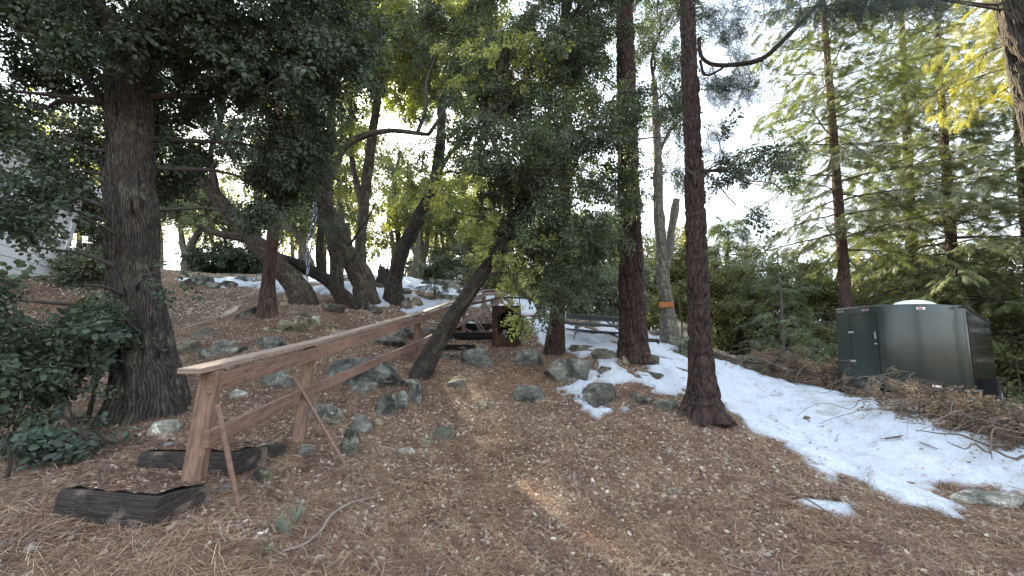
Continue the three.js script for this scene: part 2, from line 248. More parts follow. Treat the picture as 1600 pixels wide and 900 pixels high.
const SPRIG = {
  oak: [1, 2, 3].map((s) => oakSprig(s)), big: [4, 5].map((s) => oakSprig(s, 20, 0.36, 0.07)), small: [6, 7].map((s) => oakSprig(s, 34, 0.36, 0.042)),
  far: [8, 9].map((s) => oakSprig(s, 18, 0.42, 0.085)), fir: [11, 12, 13].map((s) => firSpray(s)), cedar: [14, 15].map((s) => firSpray(s, 0.62, 8, 0.2, 0.5, 0.04, 0.014)), farFir: [16, 17].map((s) => firSpray(s, 0.66, 6, 0.26, 0.3, 0.06, 0.024)),
};
const mtx = new THREE.Matrix4(), qq = new THREE.Quaternion(), sc = new THREE.Vector3(), X = V(1, 0, 0), Y = V(0, 1, 0);
function frame(dir, roll, up = Y) {   // a turn that takes +x to dir and keeps +y near up
  const z = V(0, 0, 0).crossVectors(dir, up); if (z.lengthSq() < 1e-4) z.set(0, 0, 1); z.normalize(); const y = V(0, 0, 0).crossVectors(z, dir);
  const m = new THREE.Matrix4().makeBasis(dir, y, z); return new THREE.Quaternion().setFromRotationMatrix(m).multiply(new THREE.Quaternion().setFromAxisAngle(X, roll));
}
// openings in the canopy along the sun's path: where the photograph shows spots of sun, nothing leafy stands in the way
const sunSpots = [];
function sunSpot(p, r) { sunSpots.push([p, r]); }
function inSunGap(p) { for (const [o, r] of sunSpots) { const x = p.x - o.x, y = p.y - o.y, z = p.z - o.z, t = x * sunDir.x + y * sunDir.y + z * sunDir.z; if (t < 0.35) continue; const dx = x - t * sunDir.x, dy = y - t * sunDir.y, dz = z - t * sunDir.z; if (dx * dx + dy * dy + dz * dz < r * r) return true; } return false; }
for (const [x, y, r] of [[792, 686, 0.28], [806, 712, 0.24], [822, 732, 0.3], [845, 752, 0.32], [862, 772, 0.28], [880, 800, 0.26], [780, 668, 0.22], [760, 540, 0.2], [712, 548, 0.22]]) sunSpot(ground(x, y), r + 0.14);
for (const [x, y, d, r] of [[770, 388, 7.9, 0.4], [745, 345, 7.8, 0.35], [812, 490, 7.8, 0.3], [700, 300, 7.9, 0.3], [630, 400, 13.4, 0.4], [330, 571, 3.6, 0.2]]) sunSpot(at(x, y, d), r);
class Leaves {    // gathers sprigs in world axes, makes one instanced part per variant
  constructor() { this.list = []; }
  add(p, dir, roll, s, tint) { if (inSunGap(p)) return; this.list.push([p.x, p.y, p.z, frame(dir, roll), s, tint]); }
  build(root, name, kinds, mat, seed = 1) {
    const r = rng(seed + 99), sets = kinds.map(() => []); for (const e of this.list) sets[(r() * kinds.length) | 0].push(e);
    sets.forEach((set, k) => {
      if (!set.length) return;
      const m = new THREE.InstancedMesh(kinds[k], mat, set.length), c = new THREE.Color(); m.name = name; m.userData.kind = 'stuff'; m.castShadow = m.receiveShadow = true;
      set.forEach((e, i) => { mtx.compose(V(e[0] - root.position.x, e[1] - root.position.y, e[2] - root.position.z), e[3], sc.setScalar(e[4])); m.setMatrixAt(i, mtx); const q = e[5]; m.setColorAt(i, c.setRGB(q[0], q[1], q[2])); });
      root.add(m);
    });
  }
}
// ---------------------------------------------------------------- broad-leaved crowns
// clumps: [px, py, D, rx px, ry px, density] ; from: where the limb to each clump leaves the trunk
const SPAN = 1.0;
function crown(root, clumps, from, { kinds = SPRIG.oak, mat = M.leafOak, seed = 1, size = 1, per = 420, twigMat = M.twig, limbR = 0.045, thick = 1.1, warm = 0, limbs = true, gap = -0.12 } = {}) {
  const r = rng(seed), L = new Leaves(), tw = [];
  for (const [px, py, D, rx, ry, dens = 1] of clumps) {
    const c = at(px, py, D), m = mpp(py, D), R = V(rx * m, ry * m, (rx + ry) * 0.5 * m * thick), vol = R.x * R.y * R.z * 4.19;
    const n = Math.round(clamp(per * dens * Math.pow(vol, 0.72) / (size * size), 6, 2600));
    const limb = [], f = from(c);
    if (limbs && f) { const pts = crooked(f, c, 0.06, r, 5, 0.07); tw.push(stick(pts, limbR * clamp(0.4 + R.x, 0.4, 1.6), 0.012, 5, 0.3)); }
    const nb = Math.round(clamp((7 + vol * 9) / size, 7, 70)), shoots = [];
    for (let i = 0; i < nb; i++) {
      let d; do d = V(r() * 2 - 1, r() * 2 - 1, r() * 2 - 1); while (d.lengthSq() > 1 || d.lengthSq() < 0.05); d.normalize();
      const q = 0.4 + 0.85 * r(), e = V(c.x + d.x * R.x * q, c.y + d.y * R.y * q, c.z + d.z * R.z * q), o = c.clone().lerp(e, 0.05 + 0.4 * r());
      if (fbm(e.x * 0.8, e.y, e.z * 0.8, 2) < gap - 0.12) continue;
      const pts = crooked(o, e, 0.1, r, 4, 0.16); shoots.push([new THREE.CatmullRomCurve3(pts), o.distanceTo(e)]);
      if (limbs) tw.push(stick(pts, 0.010 + 0.004 * R.x, 0.003, 3, 0.3));
    }
    if (!shoots.length) continue;
    const tot = shoots.reduce((a, q) => a + q[1] + 0.2, 0), J = 0.11 * size + 0.05 * Math.min(R.x, R.y);
    for (const [cv, len] of shoots) {
      const k = Math.round(n * (len + 0.2) / tot), tone = 0.75 + r() * 0.5;
      for (let i = 0; i < k; i++) {
        const t = 0.15 + 0.85 * Math.sqrt(r()), p = cv.getPoint(t); p.add(V(r() + r() - 1, (r() + r() - 1) * 0.8 - 0.1, r() + r() - 1).multiplyScalar(J * 1.7));
        const dir = cv.getTangent(t).add(V((r() - 0.5) * 1.7, -0.3 + (r() - 0.5) * 1.1, (r() - 0.5) * 1.7)).normalize();
        const bb = tone * (0.75 + r() * 0.5), y = warm * r(); L.add(p, dir, (r() - 0.5) * 1.6, size * (0.6 + r() * r() * 1.0), [bb * (1 + y), bb * (1 + 0.6 * y), bb * (1 - 0.2 * y)]);
      }
    }
  }
  L.build(root, 'foliage', kinds, mat, seed);
  if (tw.length) part(root, 'twigs', mergeGeometries(tw), twigMat, true);
  return L.list.length;
}
function broadTree(name, label, trunkPx, trunkW, clumps, o = {}) {
  const pts = trunkPx.map(([x, y, d]) => at(x, y, d)), base = pts[0].clone(); base.y = H(base.x, base.z);
  const radii = trunkW.map((w, i) => w * 0.5 * mpp(trunkPx[i][1], trunkPx[i][2]) * squeeze(trunkPx[i][0], trunkPx[i][1]));
  const root = thing(name, label, o.category ?? 'tree', base, o.group);
  const first = pts[0].clone(); first.y = Math.min(first.y, base.y) - 0.25; first.addScaledVector(pts[1].clone().sub(pts[0]).setY(0), -0.05);
  const kind = o.bark ?? 'oak', big = radii[0] > 0.09;
  part(root, 'trunk', tube([first, ...pts], [radii[0], ...radii], { seg: big ? (o.seg ?? 36) : 10, step: big ? (o.step ?? 0.07) : 0.15, rough: barkRough[kind](o.seed ?? 1), flare: o.flare ?? 0.2, flareH: o.flareH ?? 0.35, lobes: o.lobes ?? 5, seed: o.seed ?? 1 }), o.barkMat ?? M.oakBark);
  const curve = new THREE.CatmullRomCurve3(pts, false, 'centripetal'), dense = curve.getPoints(40), stems = dense.slice(10);
  for (const [lp, lw] of o.limbs ?? []) { const q = lp.map(([x, y, d]) => at(x, y, d)), rr = lw.map((w, i) => w * 0.5 * mpp(lp[i][1], lp[i][2]) * squeeze(lp[i][0], lp[i][1])); part(root, 'limb', tube(q, rr, { seg: Math.max(...rr) > 0.06 ? 20 : 8, step: Math.max(...rr) > 0.06 ? 0.1 : 0.2, rough: barkRough[Math.max(...rr) > 0.06 ? kind : 'plain'](3) }), o.barkMat ?? M.oakBark); stems.push(...new THREE.CatmullRomCurve3(q).getPoints(16).slice(4)); }
  const from = (c) => { let best = null, bd = 1e9; for (const s of stems) { const d = s.distanceTo(c) + Math.max(0, s.y - c.y) * 1.2; if (d < bd) { bd = d; best = s; } } return best; };
  if (clumps?.length) crown(root, clumps, from, { seed: o.seed ?? 1, ...o.crown });
  return root;
}
// ---------------------------------------------------------------- conifers
function conifer(name, label, { base, tip, r, from = 0.2, to = 1, n = 60, reach, droop = 0.25, kinds = SPRIG.fir, mat = M.needleMid, size = 1, seed = 1, bark = 'pine', barkMat = M.pineBark, group, gapSide = null, step = 0.26, seg = 16, category = 'tree', sunTint = 0, twigMat = M.twig, flare = 0.35, side = 2, tilt = 0 }) {
  const rand = rng(seed), root = thing(name, label, category, base.clone(), group), mid = base.clone().lerp(tip, 0.5).add(V((rand() - 0.5) * 0.2, 0, (rand() - 0.5) * 0.2));
  const low = base.clone(); low.y -= 0.12;
  part(root, 'trunk', tube([low, base, mid, tip], [r, r, r * 0.62, 0.02], { seg, step: seg > 40 ? 0.045 : r > 0.1 ? 0.15 : 0.3, rough: r > 0.1 ? barkRough[bark](seed) : barkRough.plain(seed), flare, flareH: seg > 40 ? 0.34 : 0.4, lobes: 6, seed }), barkMat);
  const L = new Leaves(), br = [], curve = new THREE.CatmullRomCurve3([base, mid, tip]);
  for (let i = 0; i < n; i++) {
    const t = from + (to - from) * (i + rand() * 0.8) / n, o = curve.getPoint(t), a = i * 2.399 + rand() * 0.7, k = Math.pow(1 - t, 0.75), len = reach * (0.18 + 0.95 * k) * (0.65 + rand() * 0.5);
    const hd = V(Math.cos(a), 0, Math.sin(a)); if (gapSide && hd.dot(gapSide) > 0.3 && rand() < 0.85) continue;
    const up = lerp(0.35, -0.05, k) + tilt + (rand() - 0.5) * 0.5, pts = []; for (let j = 0; j <= 5; j++) { const f = j / 5; pts.push(o.clone().addScaledVector(hd, f * len).add(V((rand() - 0.5) * 0.06 * len, up * f * len - droop * f * f * len, (rand() - 0.5) * 0.06 * len))); }
    br.push(stick(pts, Math.max(0.008, r * 0.16 * (0.35 + k)), 0.004, 4, 0.45));
    const c = new THREE.CatmullRomCurve3(pts), tone = 0.55 + rand() * 0.75;
    const spray = (p, d) => { const b = tone * (0.65 + rand() * 0.7), y = sunTint * rand(); L.add(p, d, (rand() - 0.5) * 1.3, size * (0.6 + rand() * 0.7), [b * (1 + y), b * (1 + 0.7 * y), b]); };  // random warm boost paints sunlight into single sprays
    const nodes = Math.max(3, Math.round(len / (step * 1.5)));
    for (let j = 1; j <= nodes; j++) for (const sg of [1, -1]) {
      const f = 0.1 + 0.88 * (j - rand() * 0.8) / nodes, p = c.getPoint(f), tan = c.getTangent(f), l2 = Math.max(0.16, len * (0.36 - 0.24 * f) * (0.6 + rand() * 0.7)), d2 = tan.clone().applyAxisAngle(Y, sg * (0.6 + rand() * 0.6)); d2.y += (rand() - 0.55) * 0.7; d2.normalize();
      const e = p.clone().addScaledVector(d2, l2); e.y -= l2 * l2 * (0.12 + 0.25 * rand()); if (l2 > 0.35 && seg < 40) br.push(stick([p, e], 0.006, 0.003, 3, 1));
      const k = Math.max(1, Math.round(l2 / (step * size * 0.85)));
      for (let i = 1; i <= k; i++) { const q = p.clone().lerp(e, i / k), d = d2.clone().applyAxisAngle(Y, (i === k ? 0.2 : 0.9) * (rand() - 0.5) * 2); d.y += -0.6 * rand() + 0.25 * rand(); spray(q, d.normalize()); }
    }
    spray(c.getPoint(0.97), c.getTangent(1));
  }
  L.build(root, 'foliage', kinds, mat, seed);
  part(root, 'branches', mergeGeometries(br), twigMat, true);
  return root;
}
// ---------------------------------------------------------------- snow outlines (photograph pixels laid on the ground), needed by the ground cover too
function outline(list) { return list.map(([x, y]) => ground(x, y)).filter(Boolean).map((p) => [p.x, p.z]); }
function signedDist(poly, x, z) { let d = 1e9, inside = false; for (let i = 0, j = poly.length - 1; i < poly.length; j = i++) { const [ax, az] = poly[j], [bx, bz] = poly[i], ex = bx - ax, ez = bz - az, t = clamp(((x - ax) * ex + (z - az) * ez) / (ex * ex + ez * ez || 1), 0, 1), q = Math.hypot(x - ax - ex * t, z - az - ez * t); if (q < d) d = q; if ((az > z) !== (bz > z) && x < (bx - ax) * (z - az) / (bz - az) + ax) inside = !inside; } return inside ? d : -d; }
const snows = [];
function defineSnow(list, { amp = 0.1, fr = 1.6, holes = [], thick = 0.11, extra = null } = {}) {
  const poly = outline(list), hs = holes.map(([x, y, r]) => { const p = ground(x, y); return [p.x, p.z, r * mpp(y, -p.z)]; }), xs = poly.map((p) => p[0]), zs = poly.map((p) => p[1]);
  const s = { poly, thick, box: [Math.min(...xs) - 0.5, Math.min(...zs) - 0.5, Math.max(...xs) + 0.5, Math.max(...zs) + 0.5] };
  s.sd = (x, z) => { let d = signedDist(poly, x, z); if (d < -1.2) return d; for (const [hx, hz, r] of hs) d = Math.min(d, Math.hypot(x - hx, z - hz) - r); d += amp * (fbm(x * fr, 4.4, z * fr, 3) + 0.5 * noise(x * 7, 2, z * 7)); return extra ? extra(d, x, z) : d; };
  snows.push(s); return s;
}
function snowMesh(s, cell) {
  const [x0, z0, x1, z1] = s.box, nx = Math.ceil((x1 - x0) / cell), nz = Math.ceil((z1 - z0) / cell), P = [], U = [], I = [], ok = [], C = [];
  for (let j = 0; j <= nz; j++) for (let i = 0; i <= nx; i++) {
    const x = x0 + i * cell, z = z0 + j * cell, d = s.sd(x, z);
    const t = s.thick * (0.35 * sstep(-0.02, 0.09, d) + 0.65 * sstep(0, 0.6, d)), rough = d > 0 ? sstep(0, 0.25, d) * (0.06 * fbm(x * 1.7, 1, z * 1.7, 3) + 0.085 * fbm(x * 4.6, 8, z * 4.6, 2) - 0.14 * Math.max(0, noise(x * 3.3, 5, z * 3.3) - 0.35)) : 0;
    P.push(x, H(x, z) + (d > -0.02 ? t + rough + 0.004 : -0.05 - Math.min(0.2, -d)), z); U.push(x, z); ok.push(d > -0.16); { const dirt = clamp(0.4 * sstep(0.16, -0.02, d) + 0.3 * sstep(0.12, 0.5, fbm(x * 2.3, 21, z * 2.3, 4)), 0, 0.75); C.push(1 - 0.42 * dirt, 1 - 0.5 * dirt, 1 - 0.6 * dirt); }
  }
  const w = nx + 1; for (let j = 0; j < nz; j++) for (let i = 0; i < nx; i++) { const a = j * w + i, b = a + 1, c = a + w, d = c + 1; if (ok[a] || ok[b] || ok[c] || ok[d]) I.push(a, c, b, b, c, d); }
  const map = new Int32Array(P.length / 3).fill(-1), P2 = [], U2 = [], C2 = []; let n = 0; const I2 = I.map((k) => { if (map[k] < 0) { map[k] = n++; P2.push(P[k * 3], P[k * 3 + 1], P[k * 3 + 2]); U2.push(U[k * 2], U[k * 2 + 1]); C2.push(C[k * 3], C[k * 3 + 1], C[k * 3 + 2]); } return map[k]; });
  const g = new THREE.BufferGeometry(); g.setAttribute('position', new THREE.Float32BufferAttribute(P2, 3)); g.setAttribute('uv', new THREE.Float32BufferAttribute(U2, 2)); g.setAttribute('color', new THREE.Float32BufferAttribute(C2, 3)); g.setIndex(I2); g.computeVertexNormals(); return g;
}
const snowField = defineSnow([[878, 606], [903, 628], [922, 652], [944, 656], [951, 642], [930, 622], [922, 606], [950, 597], [985, 601], [1000, 612], [1040, 616], [1075, 612], [1120, 625], [1135, 642], [1152, 658], [1180, 676], [1215, 690], [1252, 716], [1285, 742], [1335, 752], [1372, 772], [1420, 790], [1460, 802], [1488, 814], [1498, 803], [1532, 803], [1512, 790], [1480, 785], [1452, 771], [1475, 763], [1560, 768], [1680, 775], [1780, 720], [1640, 690], [1500, 646], [1400, 622], [1310, 596], [1240, 582], [1180, 568], [1130, 556], [1100, 540], [1060, 538], [1020, 522], [1000, 505], [960, 505], [930, 518], [880, 505], [850, 492], [826, 503], [838, 530], [868, 548], [905, 556], [925, 572], [920, 586], [900, 594]],
  { amp: 0.27, fr: 2.1, holes: [[1228, 702, 14], [1150, 566, 20], [1040, 560, 14], [960, 536, 14], [930, 560, 12], [985, 572, 26], [912, 566, 22], [1098, 640, 22], [1005, 606, 14], [905, 548, 10]] });
const snowHill = defineSnow([[405, 438], [530, 425], [600, 430], [640, 438], [700, 441], [760, 458], [830, 470], [880, 490], [850, 520], [800, 517], [742, 512], [700, 497], [650, 494], [610, 480], [560, 470], [500, 462], [440, 455]], { amp: 1.1, fr: 0.7, thick: 0.16, extra: (d, x, z) => Math.min(d, 1.0 * fbm(x * 0.8, 6, z * 0.8, 4) + 0.22) });
const snowLeft = defineSnow([[300, 437], [340, 434], [410, 436], [415, 445], [360, 446], [310, 448]], { amp: 0.9, fr: 0.9, thick: 0.12, extra: (d, x, z) => Math.min(d, 0.8 * fbm(x * 1.1, 16, z * 1.1, 3) + 0.12) });
const smallSnow = [
  [[[1245, 782], [1262, 778], [1290, 782], [1318, 786], [1335, 795], [1346, 808], [1325, 810], [1300, 804], [1275, 796], [1255, 790]], 'long thin snow remnant on brown needles below the snow field tip', 0.06],
  [[[1320, 786], [1334, 784], [1343, 790], [1332, 795]], 'tiny scrap of snow just above the long thin snow remnant', 0.04],
  [[[1278, 747], [1300, 744], [1318, 752], [1300, 757]], 'small snow scrap beside the lower edge of the snow field', 0.05],
  [[[966, 638], [978, 634], [985, 641], [974, 645]], 'small snow scrap beside the dark rounded boulder', 0.04],
  [[[243, 698], [262, 692], [287, 693], [284, 700], [258, 703]], 'white snow strip lying on the upper timber step', 0.035],
  [[[150, 729], [166, 724], [178, 729], [165, 736]], 'little snow scrap on needles left of the upper timber step', 0.03],
].map(([l, label, th]) => [defineSnow(l, { amp: 0.035, fr: 5, thick: th }), label]);
const inSnow = (x, z) => { for (const s of snows) { const b = s.box; if (x > b[0] && x < b[2] && z > b[1] && z < b[3] && s.sd(x, z) > 0.0) return true; } return false; };

// ---------------------------------------------------------------- ground
{
  const n = 440, warp = (u, c, reach) => c + Math.sign(u) * reach * (Math.exp(4.2 * Math.abs(u)) - 1) / (Math.exp(4.2) - 1), P = [], U = [], C = [], I = [];
  for (let j = 0; j <= n; j++) for (let i = 0; i <= n; i++) {
    const x = warp(i / n * 2 - 1, 0, 240), z = warp(j / n * 2 - 1, -6, 260), y = H(x, z); P.push(x, y, z); U.push(x, z);
    const a = fbm(x * 0.35, 2, z * 0.35, 3), b = fbm(x * 1.3, 5, z * 1.3, 2), pale = sstep(-1, -7, x) * sstep(-3, -9, z), k = 1.15 + 0.75 * a + 0.45 * b + 0.1 * pale;
    C.push(k * (1.16 + 0.10 * b - 0.06 * pale), k * (1.05 + 0.04 * pale), k * (0.88 + 0.12 * pale - 0.05 * b));
  }
  const w = n + 1; for (let j = 0; j < n; j++) for (let i = 0; i < n; i++) { const a = j * w + i, b = a + 1, c = a + w, d = c + 1; I.push(a, c, b, b, c, d); }
  const g = new THREE.BufferGeometry(); g.setAttribute('position', new THREE.Float32BufferAttribute(P, 3)); g.setAttribute('uv', new THREE.Float32BufferAttribute(U, 2)); g.setAttribute('color', new THREE.Float32BufferAttribute(C, 3)); g.setIndex(I); g.computeVertexNormals();
  top('ground', g, M.ground, { kind: 'structure', label: 'brown hillside covered with pine needles and dead leaves' });
}
top('snow', snowMesh(snowField, 0.055), M.snow, { kind: 'structure', label: 'long field of old white snow running down past the pines' });
top('snow', snowMesh(snowHill, 0.1), M.snow, { kind: 'structure', label: 'patchy snow on the rocky hilltop behind the handrail' });
top('snow', snowMesh(snowLeft, 0.12), M.snow, { kind: 'structure', label: 'thin snow among rocks on the far hilltop' });
for (const [s, label] of smallSnow) { const g = snowMesh(s, 0.02), c = centred(g), m = top('snow_patch', g, M.snow, { label, category: 'snow patch', group: 'small snow remnants on bare ground' }); m.position.copy(c); }

// ---------------------------------------------------------------- litter: dead leaves and needles lying on the ground
{
  const r = rng(77);
  const leafGeo = [0, 1, 2].map((k) => { const q = rng(400 + k), t = new Tri(); t.leaf(V(-0.024, 0.004, 0), V(1, 0.15 - 0.2 * q(), 0).normalize(), V(0.2 * q(), 1, 0.3 * q()).normalize(), 0.05, 0.034 + 0.01 * q(), -0.35 + 0.5 * q()); return t.geo(); });
  const needleGeo = [0, 1, 2].map((k) => { const q = rng(500 + k), t = new Tri(); for (let i = 0; i < 9; i++) { const a = q() * 6.28, o = V((q() - 0.5) * 0.16, 0.006 + 0.02 * q(), (q() - 0.5) * 0.16), l = 0.09 + q() * 0.12, w = 0.0026, d = V(Math.cos(a), (q() - 0.5) * 0.22, Math.sin(a)), s = V(-d.z, 0, d.x), bend = (q() - 0.5) * 0.05;
    const p = (f, e) => t.v(o.x + d.x * f * l + s.x * (e * w + bend * f * f), o.y + d.y * f * l + 0.012 * Math.sin(f * 3.1), o.z + d.z * f * l + s.z * (e * w + bend * f * f)); const A = p(0, -.5), B = p(0, .5), C = p(.5, -.5), D = p(.5, .5), E = p(1, 0); t.i.push(A, C, B, B, C, D, C, E, D); } return t.geo(); });
  const twigGeo = [0, 1, 2].map((k) => { const q = rng(600 + k); const a = V(-0.12, 0.004, 0), b = V(0.12, 0.008, 0); return stick(crooked(a, b, 0.03, q, 4, 0.12), 0.0035, 0.002, 4, 0.06); });
  const spread = (n, dMax, geos, mat, name, label, tint, sMin, sMax, lift, clump, near = 1.9) => {
    const sets = geos.map(() => []); let made = 0, tries = 0;
    while (made < n && tries++ < n * 4) {
      const D = near + (dMax - near) * Math.pow(r(), 1.25), x = (r() * 2 - 1) * (D * 1.4 + 0.6), z = -D;
      if (clump && fbm(x * 1.1, 30, z * 1.1, 3) + 0.25 * fbm(x * 4, 3, z * 4, 2) < clump * (r() - 0.55)) continue;
      const onSnow = inSnow(x, z); if (onSnow && r() > 0.04) continue;
      const e = 0.15, y = H(x, z), nrm = V(y - H(x + e, z), e, y - H(x, z + e)).normalize(), q = new THREE.Quaternion().setFromUnitVectors(Y, nrm.add(V((r() - 0.5), 0, (r() - 0.5)).multiplyScalar(0.55)).normalize()).multiply(new THREE.Quaternion().setFromAxisAngle(Y, r() * 6.28));
      sets[(r() * geos.length) | 0].push([x, y + lift * (0.3 + r()) + (onSnow ? 0.1 : 0), z, q, lerp(sMin, sMax, r()), tint(r)]); made++;
    }
    const root = new THREE.Group(); root.name = name; root.userData = { kind: 'stuff', label }; scene.add(root);
    sets.forEach((s, k) => { const m = new THREE.InstancedMesh(geos[k], mat, s.length), c = new THREE.Color(); m.name = name + '_layer'; m.userData.kind = 'stuff'; m.castShadow = m.receiveShadow = true; s.forEach((e, i) => { mtx.compose(V(e[0], e[1], e[2]), e[3], sc.setScalar(e[4])); m.setMatrixAt(i, mtx); m.setColorAt(i, c.setRGB(...e[5])); }); root.add(m); });
  };
  const pick = (list) => (q) => { const c = list[(q() * list.length) | 0], k = 0.7 + q() * 0.6; return c.map((v) => v * k); };
  spread(74000, 16, leafGeo, M.litterLeaf, 'dead_leaves', 'dead oak leaves scattered over the ground', pick([[0.44, 0.36, 0.28], [0.27, 0.20, 0.145], [0.16, 0.115, 0.09], [0.55, 0.48, 0.40], [0.24, 0.17, 0.12], [0.10, 0.07, 0.055], [0.38, 0.29, 0.21], [0.30, 0.22, 0.15], [0.60, 0.51, 0.41], [0.46, 0.37, 0.28]]), 0.45, 1.15, 0.02, 1.0);
  spread(70000, 11, needleGeo, M.needle, 'pine_needles', 'brown pine needles strewn over the ground', pick([[0.18, 0.09, 0.055], [0.24, 0.135, 0.085], [0.11, 0.062, 0.045], [0.30, 0.19, 0.12], [0.14, 0.075, 0.05], [0.46, 0.345, 0.215]]), 0.6, 1.25, 0.014, 1.5);
  spread(26000, 19, leafGeo, M.litterLeaf, 'pale_leaves', 'pale dry leaves scattered over the upper slope', pick([[0.52, 0.43, 0.33], [0.40, 0.32, 0.24], [0.60, 0.52, 0.42], [0.30, 0.23, 0.165]]), 0.7, 1.4, 0.02, 0.4, 3.2);
  spread(2600, 14, twigGeo, M.deadWood, 'fallen_twigs', 'little dead twigs fallen on the ground', pick([[1, 1, 1], [1.6, 1.5, 1.4], [0.6, 0.55, 0.5], [2.2, 2.1, 1.9]]), 0.4, 1.8, 0.02, 0);
}
// ---------------------------------------------------------------- trees
broadTree('oak_tree', 'huge dark oak with a thick furrowed trunk beside the lower handrail',
  [[232, 640, 5.7], [226, 560, 5.68], [212, 440, 5.65], [206, 320, 5.6], [202, 200, 5.6], [200, 90, 5.55]], [118, 98, 92, 88, 86, 92],
  [[60, 50, 5, 120, 80, 1], [170, 20, 4.6, 110, 60, 0.9], [330, 60, 5.5, 120, 90, 1.1], [420, 150, 6, 100, 110, 1.1], [310, 200, 6.3, 80, 80, 1], [480, 50, 6, 100, 90, 1.1], [50, 170, 5.6, 90, 50, 0.7], [10, 300, 5, 60, 45, 0.9], [110, 265, 5.2, 55, 45, 0.6], [60, 320, 4.8, 60, 45, 0.9], [95, 215, 5.0, 60, 40, 0.9], [120, 340, 4.9, 35, 40, 0.8],
    [50, 385, 4.6, 70, 45, 0.8], [30, 470, 4.5, 90, 50, 1.2], [130, 445, 4.8, 50, 40, 0.9], [140, 500, 4.8, 40, 30, 0.7], [80, 540, 4.6, 70, 34, 1.0], [15, 560, 4.5, 50, 50, 1.1], [40, 625, 4.5, 50, 36, 0.9], [110, 590, 4.8, 40, 30, 0.7], [205, 310, 4.9, 35, 25, 0.2], [195, 120, 4.9, 60, 50, 0.6], [390, 280, 6.6, 80, 55, 0.9], [460, 250, 7, 60, 60, 1], [225, 430, 4.9, 35, 25, 0.3], [185, 500, 4.8, 28, 22, 0.5], [540, 110, 6.6, 50, 60, 0.4],
    [250, -80, 5, 260, 90, 0.7], [0, -60, 5, 160, 110, 0.7], [540, 20, 6.4, 80, 50, 0.6], [280, 290, 6.6, 50, 50, 0.5], [250, 120, 6.4, 60, 70, 0.9], [-70, 150, 5, 60, 120, 0.5], [410, 340, 6.6, 30, 30, 0.4]],
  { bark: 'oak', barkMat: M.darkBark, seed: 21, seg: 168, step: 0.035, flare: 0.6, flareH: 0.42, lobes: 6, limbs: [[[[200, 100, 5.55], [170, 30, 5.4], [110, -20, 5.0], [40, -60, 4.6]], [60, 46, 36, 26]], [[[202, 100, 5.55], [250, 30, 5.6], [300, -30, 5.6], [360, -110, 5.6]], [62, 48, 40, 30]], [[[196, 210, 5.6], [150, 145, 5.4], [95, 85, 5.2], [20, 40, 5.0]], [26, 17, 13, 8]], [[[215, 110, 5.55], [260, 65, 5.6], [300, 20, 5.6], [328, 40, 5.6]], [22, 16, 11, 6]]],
    crown: { seed: 22, per: 160, kinds: SPRIG.oak, mat: M.leafOak, size: 1.0, gap: 0.0 } });
const leaning = broadTree('oak_tree', 'small leaning oak with slanting dark trunk and dense crown before the handrail',
  [[655, 592, 8.4], [668, 560, 8.4], [700, 505, 8.35], [735, 455, 8.3], [766, 412, 8.3], [800, 350, 8.3], [832, 285, 8.3]], [36, 28, 25, 22, 20, 18, 15],
  [[830, 330, 8, 75, 85, 1.3], [780, 240, 8.2, 80, 70, 1], [870, 260, 8, 85, 80, 1.2], [900, 385, 8.2, 70, 65, 1.3], [850, 430, 8, 40, 40, 1.0], [930, 210, 8.5, 75, 75, 1.1], [850, 130, 9, 100, 75, 1.1], [745, 150, 9, 80, 60, 0.7], [950, 300, 8.5, 45, 55, 0.9], [705, 330, 8.5, 45, 35, 0.5], [870, 40, 9, 110, 70, 1.2], [760, 60, 9, 80, 60, 1], [860, 470, 8, 25, 30, 0.8], [780, 345, 8.2, 45, 45, 0.8], [800, 180, 8.6, 70, 60, 0.9], [985, 130, 8.8, 35, 70, 0.5], [1045, 215, 8.8, 32, 60, 0.6], [900, -80, 9.2, 200, 80, 1]],
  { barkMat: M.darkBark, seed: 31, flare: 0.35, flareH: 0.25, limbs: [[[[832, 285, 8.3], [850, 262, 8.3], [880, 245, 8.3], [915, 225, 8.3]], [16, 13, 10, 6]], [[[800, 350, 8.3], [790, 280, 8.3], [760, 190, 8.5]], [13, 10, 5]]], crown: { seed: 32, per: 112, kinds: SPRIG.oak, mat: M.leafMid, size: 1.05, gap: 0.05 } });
{ const stem = [at(832, 285, 8.3), at(800, 350, 8.3), at(775, 400, 8.3)]; crown(leaning, [[814, 496, 7.8, 11, 22, 0.4], [778, 390, 7.9, 34, 18, 0.3], [745, 340, 7.8, 46, 30, 0.16], [808, 440, 7.8, 20, 22, 0.4], [700, 300, 7.9, 40, 24, 0.22], [850, 400, 7.8, 40, 20, 0.12], [790, 100, 8.6, 90, 50, 0.2]], () => stem[1], { seed: 42, per: 300, kinds: SPRIG.big, mat: M.leafSunPainted, size: 0.85, limbR: 0.006 }); }  // clumps of the same oak, sunlight put into their paler leaf colour
